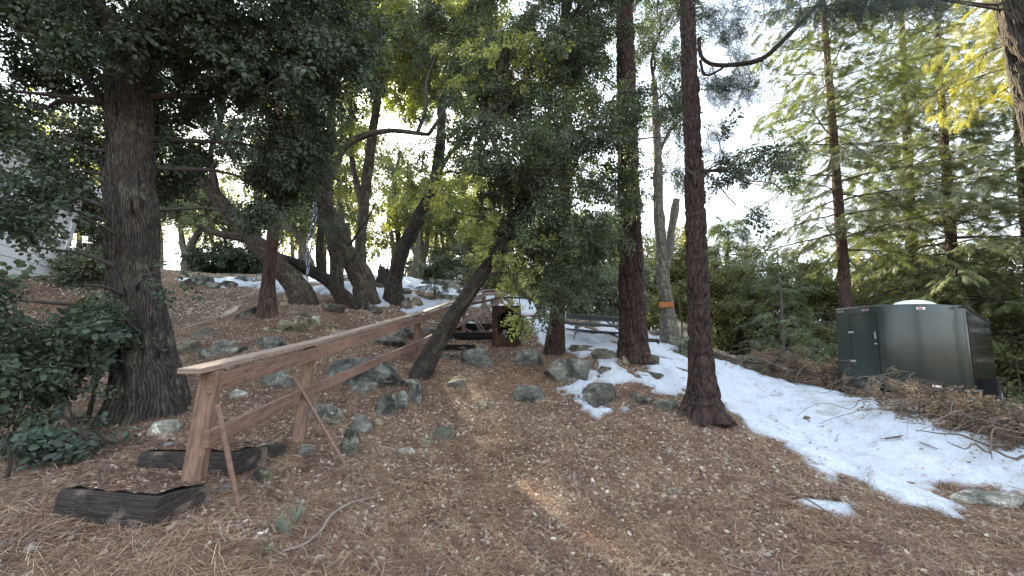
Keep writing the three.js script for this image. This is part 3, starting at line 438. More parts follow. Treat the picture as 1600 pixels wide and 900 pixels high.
// dark cedar behind the layered rock, and the twin oaks on the slope
broadTree('cedar_tree', 'dark cedar with a slim straight trunk between the hollow log and the thick pine', [[866, 556, 10.6], [870, 500, 10.6], [877, 400, 10.6], [884, 280, 10.6], [886, 150, 10.6], [884, 0, 10.6], [882, -160, 10.6]], [34, 24, 22, 18, 17, 15, 12], [[880, 110, 10.8, 60, 70, 0.6], [890, 20, 10.8, 70, 60, 0.6], [872, 430, 10.2, 20, 25, 0.5], [882, -90, 10.8, 110, 80, 0.7]], { bark: 'cedar', barkMat: M.pineBark, seed: 51, crown: { seed: 52, per: 62, gap: 0.04, kinds: SPRIG.small, mat: M.leafOak } });
broadTree('cedar_tree', 'slim cedar trunk with stringy brown bark standing beside the olive stone heap', [[417, 495, 9.8], [420, 440, 9.8], [427, 360, 9.8], [432, 280, 9.8], [436, 180, 9.8], [440, 40, 9.8]], [32, 23, 20, 18, 15, 12], [[430, 230, 9.6, 50, 40, 0.6], [440, 310, 9.6, 30, 30, 0.4], [440, 100, 9.8, 80, 70, 0.5]], { bark: 'cedar', barkMat: M.cedarBark, seed: 61, flare: 0.4, step: 0.06, crown: { seed: 62, per: 62, gap: 0.04, kinds: SPRIG.small, mat: M.leafOak } });
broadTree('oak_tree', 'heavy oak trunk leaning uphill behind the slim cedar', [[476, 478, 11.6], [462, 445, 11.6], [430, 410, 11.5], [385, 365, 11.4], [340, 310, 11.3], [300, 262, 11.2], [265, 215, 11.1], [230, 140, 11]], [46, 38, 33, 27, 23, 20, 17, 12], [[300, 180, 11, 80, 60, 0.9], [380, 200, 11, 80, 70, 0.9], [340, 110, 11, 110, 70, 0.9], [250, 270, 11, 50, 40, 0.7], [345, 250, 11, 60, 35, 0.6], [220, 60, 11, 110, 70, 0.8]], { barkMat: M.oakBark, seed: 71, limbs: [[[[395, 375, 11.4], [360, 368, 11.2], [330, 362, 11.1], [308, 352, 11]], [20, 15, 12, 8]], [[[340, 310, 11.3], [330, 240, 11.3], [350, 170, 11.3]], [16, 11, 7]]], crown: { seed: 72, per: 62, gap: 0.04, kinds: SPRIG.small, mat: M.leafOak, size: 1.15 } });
broadTree('oak_tree', 'oak limb arching low from the rocks past the hanging rope', [[548, 484, 12.2], [535, 462, 12.1], [505, 436, 12], [470, 415, 11.9], [430, 402, 11.8], [395, 385, 11.7]], [34, 24, 19, 17, 16, 11], [], { barkMat: M.darkBark, seed: 81, limbs: [[[[505, 436, 12], [499, 400, 12], [501, 350, 12], [490, 290, 12], [478, 230, 12]], [15, 14, 13, 12, 9]]] });
broadTree('oak_tree', 'twin trunked oak rising from root covered rock behind the handrail', [[574, 476, 13], [566, 445, 13], [545, 400, 12.9], [525, 360, 12.8], [505, 305, 12.7], [492, 240, 12.6], [488, 150, 12.5], [500, 50, 12.5]], [40, 32, 29, 26, 21, 18, 15, 12],
  [[470, 110, 11.5, 80, 90, 1], [560, 80, 12, 60, 40, 0.4], [700, 50, 12, 80, 50, 0.5], [740, 110, 12, 70, 50, 0.6], [480, 240, 11, 50, 60, 0.9], [600, 315, 11, 40, 26, 0.7], [520, 340, 11, 35, 32, 0.6], [470, 180, 12, 60, 60, 1], [440, 20, 12, 120, 60, 0.8], [600, -60, 12, 200, 70, 0.8], [560, 390, 11.5, 30, 20, 0.3]],
  { barkMat: M.oakBark, seed: 91, flare: 0.35, limbs: [[[[578, 470, 13.1], [572, 430, 13.1], [545, 385, 13.05], [540, 350, 13]], [26, 22, 16, 12]], [[[505, 305, 12.7], [520, 270, 12.6], [545, 225, 12.5], [600, 205, 12.3], [670, 210, 12]], [13, 11, 11, 9, 6]], [[[500, 290, 12.7], [470, 210, 12.3], [420, 200, 12], [370, 215, 12]], [15, 12, 10, 6]]], crown: { seed: 92, per: 62, gap: 0.04, kinds: SPRIG.small, mat: M.leafMid, size: 1.2 } });
broadTree('oak_tree', 'straight oak trunk right behind the twin trunked oak, forking high up', [[525, 460, 14.2], [524, 410, 14.2], [516, 350, 14.2], [512, 260, 14.2], [520, 160, 14.2], [516, 40, 14.2]], [24, 18, 17, 15, 13, 10], [[540, 40, 14, 80, 60, 1.1], [600, 120, 14, 80, 50, 0.9], [540, 170, 14, 40, 50, 0.6], [680, 60, 14, 90, 60, 1.1]], { barkMat: M.oakBark, seed: 101, crown: { seed: 102, per: 90, gap: 0.05, kinds: SPRIG.far, mat: M.leafSunPainted, size: 1 } });
broadTree('oak_tree', 'slender oak leaning to the side just behind the upper handrail', [[615, 474, 13.5], [617, 440, 13.5], [628, 395, 13.4], [655, 340, 13.3], [678, 285, 13.2], [688, 220, 13.1], [690, 140, 13]], [34, 24, 21, 20, 17, 15, 10], [[690, 215, 12.5, 60, 36, 0.8], [690, 140, 13, 70, 50, 0.7], [640, 290, 12.5, 50, 40, 0.5], [740, 270, 13, 50, 40, 0.5], [655, 270, 12, 30, 24, 0.7]], { barkMat: M.darkBark, seed: 111, limbs: [[[[680, 280, 13.2], [700, 245, 13.1], [730, 215, 13]], [10, 7, 4]]], crown: { seed: 112, per: 62, gap: 0.04, kinds: SPRIG.small, mat: M.leafMid, size: 1.2 } });
broadTree('oak_tree', 'tall thin oak trunk between the twin oak and the slender leaning oak', [[562, 462, 15.5], [563, 400, 15.5], [568, 330, 15.5], [578, 240, 15.5], [592, 130, 15.5], [600, 10, 15.5]], [22, 17, 16, 15, 13, 10], [[590, 60, 15.5, 90, 60, 1], [670, 100, 15.5, 90, 60, 1], [640, -10, 15.5, 140, 60, 1.2], [760, 90, 15.5, 80, 80, 0.9]], { barkMat: M.oakBark, seed: 121, limbs: [[[[568, 330, 15.5], [550, 250, 15.5], [548, 150, 15.5]], [11, 9, 6]]], crown: { seed: 122, per: 90, gap: 0.05, kinds: SPRIG.far, mat: M.leafSunPainted } });
// pines and the near trunks
conifer('pine_tree', 'thick pine with a broad reddish trunk standing in the snow beside the picnic table', { base: at(990, 562, 9.7), tip: at(962, -640, 10.2), r: 0.31, from: 0.62, n: 34, reach: 2.2, kinds: SPRIG.fir, mat: M.needleGreen, seed: 131, seg: 150, flare: 0.6 });
{ const t = conifer('pine_tree', 'nearest pine with dark plated bark and spreading roots at the edge of the snow', { base: at(1100, 650, 7), tip: at(1040, -760, 7.3), r: 0.19, from: 0.52, n: 36, reach: 1.9, kinds: SPRIG.fir, mat: M.needleDark, seed: 141, barkMat: M.nearBark, seg: 120, flare: 1.8, size: 0.9 });
  const L = new Leaves(), tw = [], r = rng(142), D = 7;
  const limbA = [[1102, 205, 7.1], [1103, 130, 7.0], [1112, 100, 6.9], [1150, 101, 6.7], [1190, 92, 6.5], [1225, 62, 6.3], [1285, 0, 6.0], [1340, -60, 5.8]].slice(2).map((a) => at(...a)); limbA.unshift(at(1092, 60, 7.05), at(1096, 88, 7.0));
  part(t, 'limb', tube(limbA, limbA.map((_, i) => [0.04, 0.04, 0.04, 0.042, 0.045, 0.042, 0.038, 0.03][i] ?? 0.03), { seg: 12, step: 0.08, rough: barkRough.plain(3) }), M.darkBark);
  part(t, 'limb', stick([[1094, 95, 7.05], [1103, 118, 6.95], [1120, 112, 6.85], [1134, 102, 6.75]].map((a) => at(...a)), 0.03, 0.02, 8), M.darkBark);
  part(t, 'limb', stick([[1096, 270, 7.0], [1130, 265, 6.9], [1160, 283, 6.8], [1190, 290, 6.7]].map((a) => at(...a)), 0.02, 0.008, 8), M.darkBark);
  const bits = [[1130, 40, 7.2, 40, 45, 34], [1165, 110, 7.2, 40, 40, 20], [1200, 30, 7, 60, 40, 30], [1120, 130, 7.2, 30, 20, 14], [1060, 60, 7.4, 26, 60, 14], [1040, 170, 7.3, 26, 40, 12], [1060, 250, 7.2, 16, 60, 12], [1145, 135, 7, 45, 22, 26], [1115, 215, 7.1, 20, 20, 10], [1110, 25, 6.6, 40, 30, 10]];
  for (const [x, y, d, rx, ry, n] of bits) for (let i = 0; i < n * 3; i++) { const q = at(x + (r() + r() - 1) * rx * 1.2, y + (r() * 2 - 1) * ry, d + (r() - 0.5) * 1.2), dir = V(r() - 0.3, -0.25 + (r() - 0.5) * 0.7, r() - 0.5).normalize(); L.add(q, dir, (r() - 0.5) * 1.2, 0.4 + r() * 0.35, [0.6 + r() * 0.4, 0.6 + r() * 0.4, 0.7]); if (r() < 0.4) tw.push(stick(crooked(q.clone().addScaledVector(dir, -0.35), q, 0.1, r, 3, 0.1), 0.006, 0.004, 3)); }
  for (let i = 0; i < 26; i++) { const k = limbA[(2 + r() * 6) | 0], e = k.clone().add(V((r() - 0.5) * 0.5, -0.3 - r() * 0.9, (r() - 0.5) * 0.5)); tw.push(stick(crooked(k, e, 0.05, r, 4, 0.12), 0.006, 0.003, 3)); }
  for (let i = 0; i < 20; i++) { const y = 30 + r() * 260, k = at(1086 + y * 0.04, y, 7.05), e = k.clone().add(V((r() - 0.35) * 1.2, -0.1 - r() * 0.5, (r() - 0.5) * 0.8)); tw.push(stick(crooked(k, e, 0.08, r, 4, 0.12), 0.007, 0.003, 3)); }
  crown(t, [[1180, 270, 7, 60, 30, 0.7], [1215, 230, 7.3, 40, 28, 0.5], [1150, 320, 7, 34, 24, 0.45], [1225, 300, 7.4, 36, 24, 0.5], [1130, 250, 7.2, 30, 50, 0.5], [1255, 265, 8, 30, 24, 0.35]], () => at(1098, 268, 7.05), { seed: 152, per: 150, gap: 0.05, kinds: SPRIG.small, mat: M.leafOak, limbR: 0.018 });
  L.build(t, 'lower_foliage', SPRIG.fir, M.needleDark, 9); part(t, 'twigs', mergeGeometries(tw), M.twig, true); }
broadTree('sign_tree', 'pale grey forked tree carrying a small orange board behind the snow', [[1048, 541, 13], [1042, 480, 13], [1034, 400, 13], [1029, 320, 13], [1027, 240, 13], [1022, 130, 13]], [32, 22, 18, 15, 13, 9], [[1035, 150, 13, 45, 70, 0.5], [1020, 60, 13, 70, 60, 0.6], [1045, 270, 13, 35, 35, 0.4], [1030, -40, 13, 120, 70, 0.7]], { barkMat: M.paleBark, seed: 161, limbs: [[[[1040, 420, 13], [1048, 370, 13], [1057, 312, 13]], [15, 13, 12]], [[[1029, 240, 13], [1050, 200, 12.9], [1075, 180, 12.8]], [7, 5, 3]]], crown: { seed: 162, per: 130, gap: 0.03, kinds: SPRIG.small, mat: M.leafMid, size: 1.15 } });
{ const c = at(1041, 476, 12.72), g = new RoundedBoxGeometry(0.46, 0.17, 0.03, 1, 0.008); g.rotateZ(0.03); const s = top('tree_sign', g, std({ map: scaled(T.wood, 1.5, 3), color: lin(0.50, 0.17, 0.05) }), { label: 'small orange board nailed to the pale forked tree', category: 'sign' }); s.position.copy(c); }
{ const b = at(1720, 560, 4.9); b.y = H(b.x, b.z); const p = [b, at(1690, 420, 4.9), at(1650, 250, 4.8), at(1610, 110, 4.7), at(1588, 20, 4.6), at(1565, -90, 4.5)], root = thing('pine_tree', 'dark leaning trunk standing nearest to the trailer in front of the sunlit conifer', 'tree', b.clone()), q = b.clone(); q.y -= 0.3; part(root, 'trunk', tube([q, ...p], [0.26, 0.24, 0.22, 0.21, 0.2, 0.19, 0.18], { seg: 60, step: 0.06, rough: barkRough.pine(9), flare: 0.4 }), M.darkBark);
  const r = rng(171), L = new Leaves(), tw = []; for (const [x0, y0, x1, y1, n] of [[1590, 10, 1190, -14, 90], [1590, 20, 1240, 14, 80], [1600, -10, 1300, 0, 80]]) { const a = at(x0, y0, 4.6), e = at(x1, y1, 4.4), pts = crooked(a, e, 0.06, r, 5, 0.05); tw.push(stick(pts, 0.02, 0.006, 6)); const c = new THREE.CatmullRomCurve3(pts); for (let i = 0; i < n; i++) { const f = 0.3 + 0.7 * i / n; L.add(c.getPoint(f), V(-0.6 + (r() - 0.5), -0.75 - r() * 0.4, (r() - 0.5) * 1.2).normalize(), (r() - 0.5), 0.45 + r() * 0.3, [0.8, 0.85, 0.8]); } }
  L.build(root, 'foliage', SPRIG.cedar, M.needleDark, 4); part(root, 'branches', mergeGeometries(tw), M.twig, true); }
// conifers beyond the trailer
const gy = (px, D, y = 560) => { const p = at(px, y, D); p.y = H(p.x, p.z); return p; };
conifer('conifer_tree', 'tall sparse conifer with a brown trunk rising just behind the trailer roof', { base: gy(1324, 16.5), tip: at(1266, -260, 16.5), r: 0.24, from: 0.18, n: 125, reach: 4.6, droop: 0.16, mat: M.needleMid, kinds: SPRIG.farFir, seed: 181, barkMat: M.cedarBark, bark: 'cedar', sunTint: 0.6, size: 0.55, step: 0.28, side: 3 });
conifer('conifer_tree', 'bright sunlit yellow green conifer reaching in above the trailer', { base: gy(1640, 12.5), tip: at(1570, -420, 12.5), r: 0.2, from: 0.36, n: 100, reach: 4.2, droop: 0.3, mat: M.needleSunPainted, kinds: SPRIG.cedar, seed: 191, barkMat: M.cedarBark, bark: 'cedar', sunTint: 0.4, size: 0.75, step: 0.24, side: 3 });
conifer('conifer_tree', 'dense green conifer standing behind the tall sparse conifer and the trailer', { base: gy(1425, 21), tip: at(1400, -160, 21), r: 0.32, from: 0.10, n: 145, reach: 4.6, droop: 0.3, mat: M.needleGreen, kinds: SPRIG.farFir, seed: 201, barkMat: M.cedarBark, sunTint: 0.6, size: 0.68, step: 0.34, side: 3 });
conifer('conifer_tree', 'dark conifer with a reddish trunk between the dense green and the sunlit conifers', { base: gy(1490, 18), tip: at(1455, -120, 18), r: 0.28, from: 0.12, n: 128, reach: 4.2, droop: 0.25, mat: M.needleMid, kinds: SPRIG.farFir, seed: 211, barkMat: M.pineBark, sunTint: 0.4, size: 0.62, step: 0.32, side: 3 });
conifer('conifer_tree', 'shaded conifer at the frame edge behind the sunlit conifer', { base: gy(1610, 19), tip: at(1560, -120, 19), r: 0.26, from: 0.06, n: 130, reach: 4.4, droop: 0.3, mat: M.needleGreen, kinds: SPRIG.farFir, seed: 221, barkMat: M.pineBark, sunTint: 0.4, size: 0.62, step: 0.32, side: 3 });
conifer('conifer_tree', 'young feathery conifer with a pale stem beside the brush pile', { base: gy(1222, 14.5), tip: at(1214, 392, 14.5), r: 0.06, from: 0.05, n: 46, reach: 1.5, droop: 0.2, mat: M.needleGreen, kinds: SPRIG.fir, seed: 231, sunTint: 0.3, size: 0.75, barkMat: M.paleBark, bark: 'plain', step: 0.3 });
conifer('conifer_tree', 'sunlit pointed conifer top rising into the open sky beyond the young conifer', { base: gy(1140, 27), tip: at(1138, 345, 27), r: 0.2, from: 0.05, n: 80, reach: 2.9, droop: 0.3, mat: M.needleGreen, kinds: SPRIG.farFir, seed: 241, sunTint: 0.9, size: 1.5, step: 0.5 });
conifer('conifer_tree', 'low wide conifer far behind the fallen log', { base: gy(1090, 30), tip: at(1085, 380, 30), r: 0.2, from: 0.03, n: 70, reach: 3.2, droop: 0.3, mat: M.needleGreen, kinds: SPRIG.farFir, seed: 251, sunTint: 0.9, size: 1.6, step: 0.55 });
conifer('sapling', 'small bare dark fir sapling in the snow behind the top rail', { base: gy(680, 14.5, 500), tip: at(680, 436, 14.5), r: 0.025, from: 0.15, n: 16, reach: 0.75, droop: 0.15, mat: M.needleDark, kinds: SPRIG.farFir, seed: 261, size: 0.45, bark: 'plain', barkMat: M.darkBark, category: 'sapling', step: 0.4, side: 1 });
for (const [x, z, h, label] of [[19, -7.5, 15, 'green conifer closing the wood past the wheel side of the trailer'], [23, -13, 17, 'green conifer deeper in the wood past the wheel side of the trailer']]) conifer('conifer_tree', label, { base: onGround(x, z), tip: onGround(x, z, h), r: 0.24, from: 0.05, n: 90, reach: 3.6, droop: 0.3, mat: M.needleGreen, kinds: SPRIG.farFir, seed: 270 + x, sunTint: 0.4, size: 1.2, step: 0.4 });
// rounded oaks and bushes farther back
let bgSeed = 300;
const back = (label, px, D, foot, w, clumps, o = {}) => broadTree(o.name ?? 'oak_tree', label, [[px, foot, D], [px + 4, foot - 40, D], [px - 3, foot - 95, D]], [w, w * 0.8, w * 0.5], clumps, { group: o.group, category: o.category, barkMat: o.barkMat ?? M.oakBark, bark: 'plain', seed: bgSeed += 10, crown: { seed: bgSeed + 3, per: o.per ?? 120, kinds: SPRIG.far, mat: o.mat ?? M.leafFar, size: o.size ?? 1.5, warm: o.warm ?? 0.3, gap: o.gap ?? -0.12 }, flare: 0.3 });
const bg = 'rounded trees along the far slope';
back('round dark oak beyond the fallen log and the nearest pine', 1165, 24, 570, 14, [[1140, 470, 24, 60, 60, 1], [1190, 450, 24, 50, 55, 1], [1165, 525, 23, 70, 40, 1]], { group: bg });
back('broad dark oak behind the young feathery conifer', 1250, 23, 580, 14, [[1245, 460, 24, 60, 50, 1], [1290, 500, 23, 50, 60, 1], [1230, 535, 22, 60, 45, 1], [1260, 410, 25, 30, 24, 0.6]], { group: bg });
back('low oak thicket against the side of the trailer beyond the brush pile', 1290, 19, 600, 8, [[1300, 560, 18, 45, 40, 1], [1265, 575, 18, 40, 30, 0.9]], { group: bg });
back('green oak above the trailer roof behind the brown conifer trunk', 1385, 26, 590, 14, [[1380, 440, 26, 60, 60, 1], [1350, 500, 25, 60, 60, 1], [1430, 470, 25, 60, 60, 1]], { group: bg, warm: 0.8 });
back('green oak filling the gap behind the white roof vent', 1500, 25, 600, 14, [[1490, 440, 25, 60, 60, 1], [1540, 500, 24, 60, 70, 1], [1510, 560, 23, 50, 50, 1]], { group: bg, warm: 0.8 });
back('dense dark oak beside the wheel of the trailer', 1590, 17, 630, 12, [[1590, 530, 17, 60, 50, 1.1], [1620, 590, 16, 60, 50, 1.1], [1570, 590, 16.5, 35, 40, 1]], { group: bg });
back('pale green oak seen between the thick pine and the sign tree', 1010, 24, 520, 12, [[1010, 440, 24, 50, 60, 0.9], [1060, 420, 24, 40, 60, 0.9], [1075, 490, 23, 40, 40, 1], [1020, 495, 22, 40, 30, 1]], { group: bg, warm: 0.9 });
back('soft grey green willowy bush behind the picnic table', 935, 17, 520, 8, [[930, 470, 17, 50, 36, 1], [965, 455, 17, 40, 40, 1], [900, 490, 17, 40, 26, 1], [940, 505, 16.5, 50, 18, 1]], { name: 'bush', category: 'bush', mat: M.leafSage, size: 1.2, per: 170 });
back('dark green bush under the edge of the picnic table', 955, 14.6, 533, 5, [[950, 522, 14.6, 36, 13, 1]], { name: 'bush', category: 'bush', size: 0.9, per: 200 });
back('pale green tree behind the dark cedar and the picnic table', 905, 22, 500, 12, [[900, 400, 22, 50, 60, 0.8], [950, 380, 22, 40, 60, 0.8], [860, 450, 20, 40, 40, 0.9]], { group: bg, warm: 0.7, mat: M.leafSage });
back('grey green bush on the hilltop behind the bare sapling', 690, 25, 444, 8, [[675, 420, 25, 45, 24, 1], [720, 415, 25, 45, 34, 1], [750, 440, 23, 45, 26, 1]], { name: 'bush', category: 'bush', mat: M.leafSage, size: 1.3 });
back('green bush behind the bent end of the handrail', 800, 19, 490, 8, [[800, 455, 19, 45, 34, 1], [840, 465, 18.5, 30, 34, 1], [770, 425, 19, 30, 26, 0.9]], { name: 'bush', category: 'bush', size: 1.1, per: 170 });
back('blue green fir bush among boulders on the far hilltop', 350, 22, 440, 8, [[345, 410, 22, 42, 28, 1], [385, 405, 22, 36, 30, 1], [320, 422, 22, 26, 18, 1]], { name: 'bush', category: 'bush', mat: M.leafShrub, size: 1.1, per: 160 });
back('olive shrub wall between the white house and the large oak trunk', 145, 12.5, 500, 6, [[145, 385, 12.5, 26, 36, 1.2], [140, 440, 12.2, 36, 40, 1.2], [100, 470, 12, 40, 30, 1]], { name: 'bush', category: 'bush', mat: M.leafSage, size: 0.9, per: 260 });
back('small leafy bush in the snow beside the nearest pine', 1062, 12.2, 556, 4, [[1062, 548, 12.2, 20, 14, 0.8]], { name: 'bush', category: 'bush', size: 0.7, per: 260, mat: M.leafSage });
back('low green bush at the frame edge beyond the brush pile', 1590, 12.5, 650, 5, [[1585, 628, 12.5, 34, 18, 0.8], [1555, 634, 12.6, 20, 12, 0.6]], { name: 'bush', category: 'bush', size: 0.9, per: 220 });
// grey leafless stems on the hilltop
{ const multi = (label, stems, D, clumps, mat = M.leafSunPainted) => { const [first, ...rest] = stems; broadTree('pale_tree', label, first[0].map(([x, y]) => [x, y, D]), first[1], clumps, { category: 'tree', group: 'pale stemmed trees on the hilltop', barkMat: M.paleBark, bark: 'plain', seed: bgSeed += 10, flare: 0.3, limbs: rest.map(([l, w]) => [l.map(([x, y]) => [x, y, D]), w]), crown: { seed: bgSeed, per: 130, kinds: SPRIG.far, mat, size: 1.3 } }); };
  multi('pale curved grey tree with bare forks just behind the slender leaning oak', [[[[634, 462], [642, 430], [650, 405], [645, 385], [638, 360]], [14, 11, 9, 6, 4]], [[[650, 405], [654, 370], [650, 320]], [7, 6, 3]], [[[640, 420], [630, 416], [622, 412]], [5, 4, 2]]], 21, [[650, 300, 21, 50, 40, 0.4]]);
  multi('pale tree with several upright bare stems behind the grey green bush', [[[[660, 445], [660, 400], [655, 350], [650, 290]], [11, 9, 7, 4]], [[[660, 420], [668, 370], [672, 310]], [9, 7, 4]], [[[662, 400], [648, 372], [640, 340]], [6, 5, 3]]], 26, [[690, 320, 26, 60, 40, 0.5], [640, 340, 26, 50, 36, 0.4]]);
  multi('pale tree with slanting bare limbs above the grey green bush', [[[[684, 440], [688, 405], [696, 390], [706, 385]], [9, 7, 5, 3]], [[[686, 420], [680, 390], [684, 350]], [7, 5, 3]]], 26, [[720, 360, 26, 50, 40, 0.5], [760, 380, 26, 40, 40, 0.6]]);
  multi('pale grey trunk on the hilltop beyond the large oak', [[[[290, 445], [292, 410], [300, 380], [322, 345], [345, 310]], [24, 18, 14, 10, 6]], [[[292, 410], [285, 380], [280, 330]], [14, 11, 7]]], 21, [[300, 320, 21, 50, 36, 0.8], [350, 340, 21, 50, 36, 0.6]], M.leafFar);
  multi('pale leaning trunk on the hilltop behind the hanging rope', [[[[492, 440], [480, 400], [460, 360], [440, 320]], [16, 13, 10, 6]]], 19, [[460, 330, 19, 50, 40, 0.6]], M.leafFar); }
// understory at the frame edge and the hill's farther wood
{ const sh = (label, px, py, D, clumps, mat = M.leafShrub) => broadTree('shrub', label, [[px, py, D], [px + 6, py - 30, D], [px - 5, py - 60, D]], [8, 6, 4], clumps, { category: 'shrub', bark: 'plain', group: 'leafy shrubs under the large oak', seed: bgSeed += 10, crown: { seed: bgSeed, per: 190, kinds: SPRIG.big, mat, size: 0.8, limbR: 0.01 } });
  sh('dark leafy shrub in the shade under the low boughs of the large oak', 60, 640, 4.9, [[50, 545, 4.9, 85, 36, 0.9], [120, 520, 5.2, 60, 30, 0.8], [5, 590, 4.7, 50, 36, 0.7]]);
  sh('low spreading glossy shrub on dark ground in front of the large oak', 110, 690, 4.5, [[80, 655, 4.6, 60, 14, 0.2], [160, 677, 4.6, 45, 9, 0.3], [30, 695, 4.3, 50, 14, 0.3], [185, 690, 4.5, 34, 7, 0.3], [110, 702, 4.4, 40, 8, 0.3]]);
  sh('little shrub at the frame edge behind the lower timber step', 12, 745, 4.0, [[5, 715, 4.0, 40, 26, 0.7]]);
  sh('bushy sprig of leaves against the lower trunk of the large oak', 150, 600, 5.4, [[165, 530, 5.2, 36, 22, 0.7], [130, 555, 5.2, 30, 20, 0.6]]); }
{ const r = rng(991), where = ['on the far hill straight behind the paddle', 'on the far hill between the paddle and the slim cedar', 'on the far hill just to the side of the slim cedar trunk', 'behind the hanging rope on the far hill', 'on the far hill behind the straight oak trunk', 'far behind the foot of the tall thin oak trunk', 'behind the burnt stump on the far hill', 'farthest of those behind the pale curved grey tree', 'behind the grey green bush on the hilltop', 'farthest of those behind the bent end of the handrail', 'behind the hollow log on the far hill', 'farthest of those behind the dark cedar', 'behind the picnic table on the far hill', 'farthest of those behind the picnic table', 'behind the thick pine on the far hill', 'between the white house and the large oak', 'right behind the large oak trunk', 'behind the white house', 'just uphill of the straight oak trunk', 'just uphill of the bare sapling', 'farthest of those behind the sign tree', 'just uphill of the hanging rope', 'between the burnt stump and the slender leaning oak'];   // the wood on the far hill, tree by tree
  const spots = [[250, 28], [330, 34], [400, 30], [455, 36], [505, 30], [560, 38], [610, 32], [655, 40], [700, 34], [745, 40], [790, 32], [840, 36], [890, 30], [940, 36], [985, 32], [120, 30], [180, 24], [40, 26], [530, 24], [730, 29], [1040, 40], [470, 22], [620, 27]];
  spots.forEach(([px, D], i) => { const foot = H(at(px, 440, D).x, -D), p = at(px, 440, D), py = (() => { let a = 300, b = 600; for (let k = 0; k < 20; k++) { const m = (a + b) / 2; if (at(px, m, D).y > foot) a = m; else b = m; } return a; })(); const s = 24 / D;
    broadTree('forest_tree', `forest oak ${where[i]}`, [[px, py, D], [px + 6 * r(), py - 70 * s, D], [px - 8 * r(), py - 150 * s, D], [px + 5, py - 230 * s, D]], [13 * s, 10 * s, 8 * s, 5 * s], [[px - 30 * s, py - 200 * s, D, 60 * s, 60 * s, 0.8], [px + 40 * s, py - 150 * s, D, 60 * s, 55 * s, 0.8], [px - 20 * s, py - 90 * s, D, 60 * s, 40 * s, 0.5], ...(i % 3 === 0 ? [[px, py - 270 * s, D, 75 * s, 50 * s, 0.6]] : [])], { category: 'tree', group: 'wood on the far hill', barkMat: i % 3 ? M.oakBark : M.paleBark, bark: 'plain', seed: 700 + i, flare: 0.2, crown: { seed: 800 + i, per: 30, gap: 0.0, kinds: SPRIG.far, mat: i % 2 ? M.leafSunPainted : M.leafFar, size: 1.7, warm: 0.3 } }); }); }
// ---------------------------------------------------------------- rocks
function rockGeo(seed, w, h, d, { flat = 0.5, cuts = 9, detail = 7, tint = [0.30, 0.31, 0.30], moss = 0 } = {}) {
  const r = rng(seed), g0 = new THREE.IcosahedronGeometry(1, detail); g0.deleteAttribute('uv'); g0.deleteAttribute('normal'); const g = mergeVertices(g0, 1e-4), p = g.attributes.position, planes = [];
  for (let i = 0; i < cuts; i++) planes.push([V(r() * 2 - 1, (r() * 2 - 1) * 0.8, r() * 2 - 1).normalize(), 0.46 + r() * 0.36]);
  planes.push([V((r() - 0.5) * 0.4, 1, (r() - 0.5) * 0.4).normalize(), 1 - 0.55 * flat]);
  const C = [], v = V(0, 0, 0), o = seed * 3.7;
  for (let i = 0; i < p.count; i++) {
    v.fromBufferAttribute(p, i); v.multiplyScalar(1 + 0.26 * noise(v.x * 1.3 + o, v.y * 1.3, v.z * 1.3));
    for (const [n, dd] of planes) { const e = v.dot(n) - dd; if (e > 0) v.addScaledVector(n, -e * 0.96); }
    v.multiplyScalar(1 + 0.07 * fbm(v.x * 3 + o, v.y * 3, v.z * 3, 3) + 0.03 * noise(v.x * 9 + o, v.y * 9, v.z * 9));
    p.setXYZ(i, v.x, v.y, v.z);
  }
  g.computeBoundingBox(); const bb = g.boundingBox, bs = bb.getSize(V(0, 0, 0)), bc = bb.getCenter(V(0, 0, 0));
  for (let i = 0; i < p.count; i++) { v.fromBufferAttribute(p, i).sub(bc); v.set(v.x * w / bs.x, v.y * h / bs.y, v.z * d / bs.z); p.setXYZ(i, v.x, v.y, v.z);  }
  g.computeVertexNormals(); const N = g.attributes.normal;
  for (let i = 0; i < p.count; i++) { const ny = N.getY(i), a = fbm(p.getX(i) * 4 + o, p.getY(i) * 4, p.getZ(i) * 4, 3), m = moss * sstep(-0.15, 0.2, a + 0.25 * ny), k = 0.78 + 0.7 * a + 0.12 * noise(p.getX(i) * 16, p.getY(i) * 16 + o, p.getZ(i) * 16); const lk = sstep(0.14, 0.3, fbm(p.getX(i) * 7 - o, p.getY(i) * 7, p.getZ(i) * 7 + 5, 3)) * 0.45; C.push(lerp(tint[0] * k, 0.10, m) + lk * tint[0], lerp(tint[1] * k, 0.14, m) + lk * tint[1], lerp(tint[2] * k, 0.045, m) + lk * tint[2] * 0.9); }
  g.setAttribute('color', new THREE.Float32BufferAttribute(C, 3));
  const f = g.toNonIndexed(), Q = f.attributes.position, M2 = f.attributes.normal, T2 = [];
  for (let i = 0; i < Q.count; i += 3) { const nx = Math.abs(M2.getX(i) + M2.getX(i + 1) + M2.getX(i + 2)), ny = Math.abs(M2.getY(i) + M2.getY(i + 1) + M2.getY(i + 2)), nz = Math.abs(M2.getZ(i) + M2.getZ(i + 1) + M2.getZ(i + 2)); for (let k = i; k < i + 3; k++) { const x = Q.getX(k) + seed * 0.37, y = Q.getY(k) + seed * 0.19, z = Q.getZ(k); nx > ny && nx > nz ? T2.push(z, y) : ny > nz ? T2.push(x, z) : T2.push(x, y); } }
  f.setAttribute('uv', new THREE.Float32BufferAttribute(T2, 2)); return f;
}
const GREY = [0.66, 0.67, 0.63], PALE = [1.15, 1.16, 1.1], DARK = [0.42, 0.42, 0.39], TAN = [0.95, 0.80, 0.60], OLIVE = [0.64, 0.61, 0.49], BLUE = [0.56, 0.60, 0.60];
let rockSeed = 100;
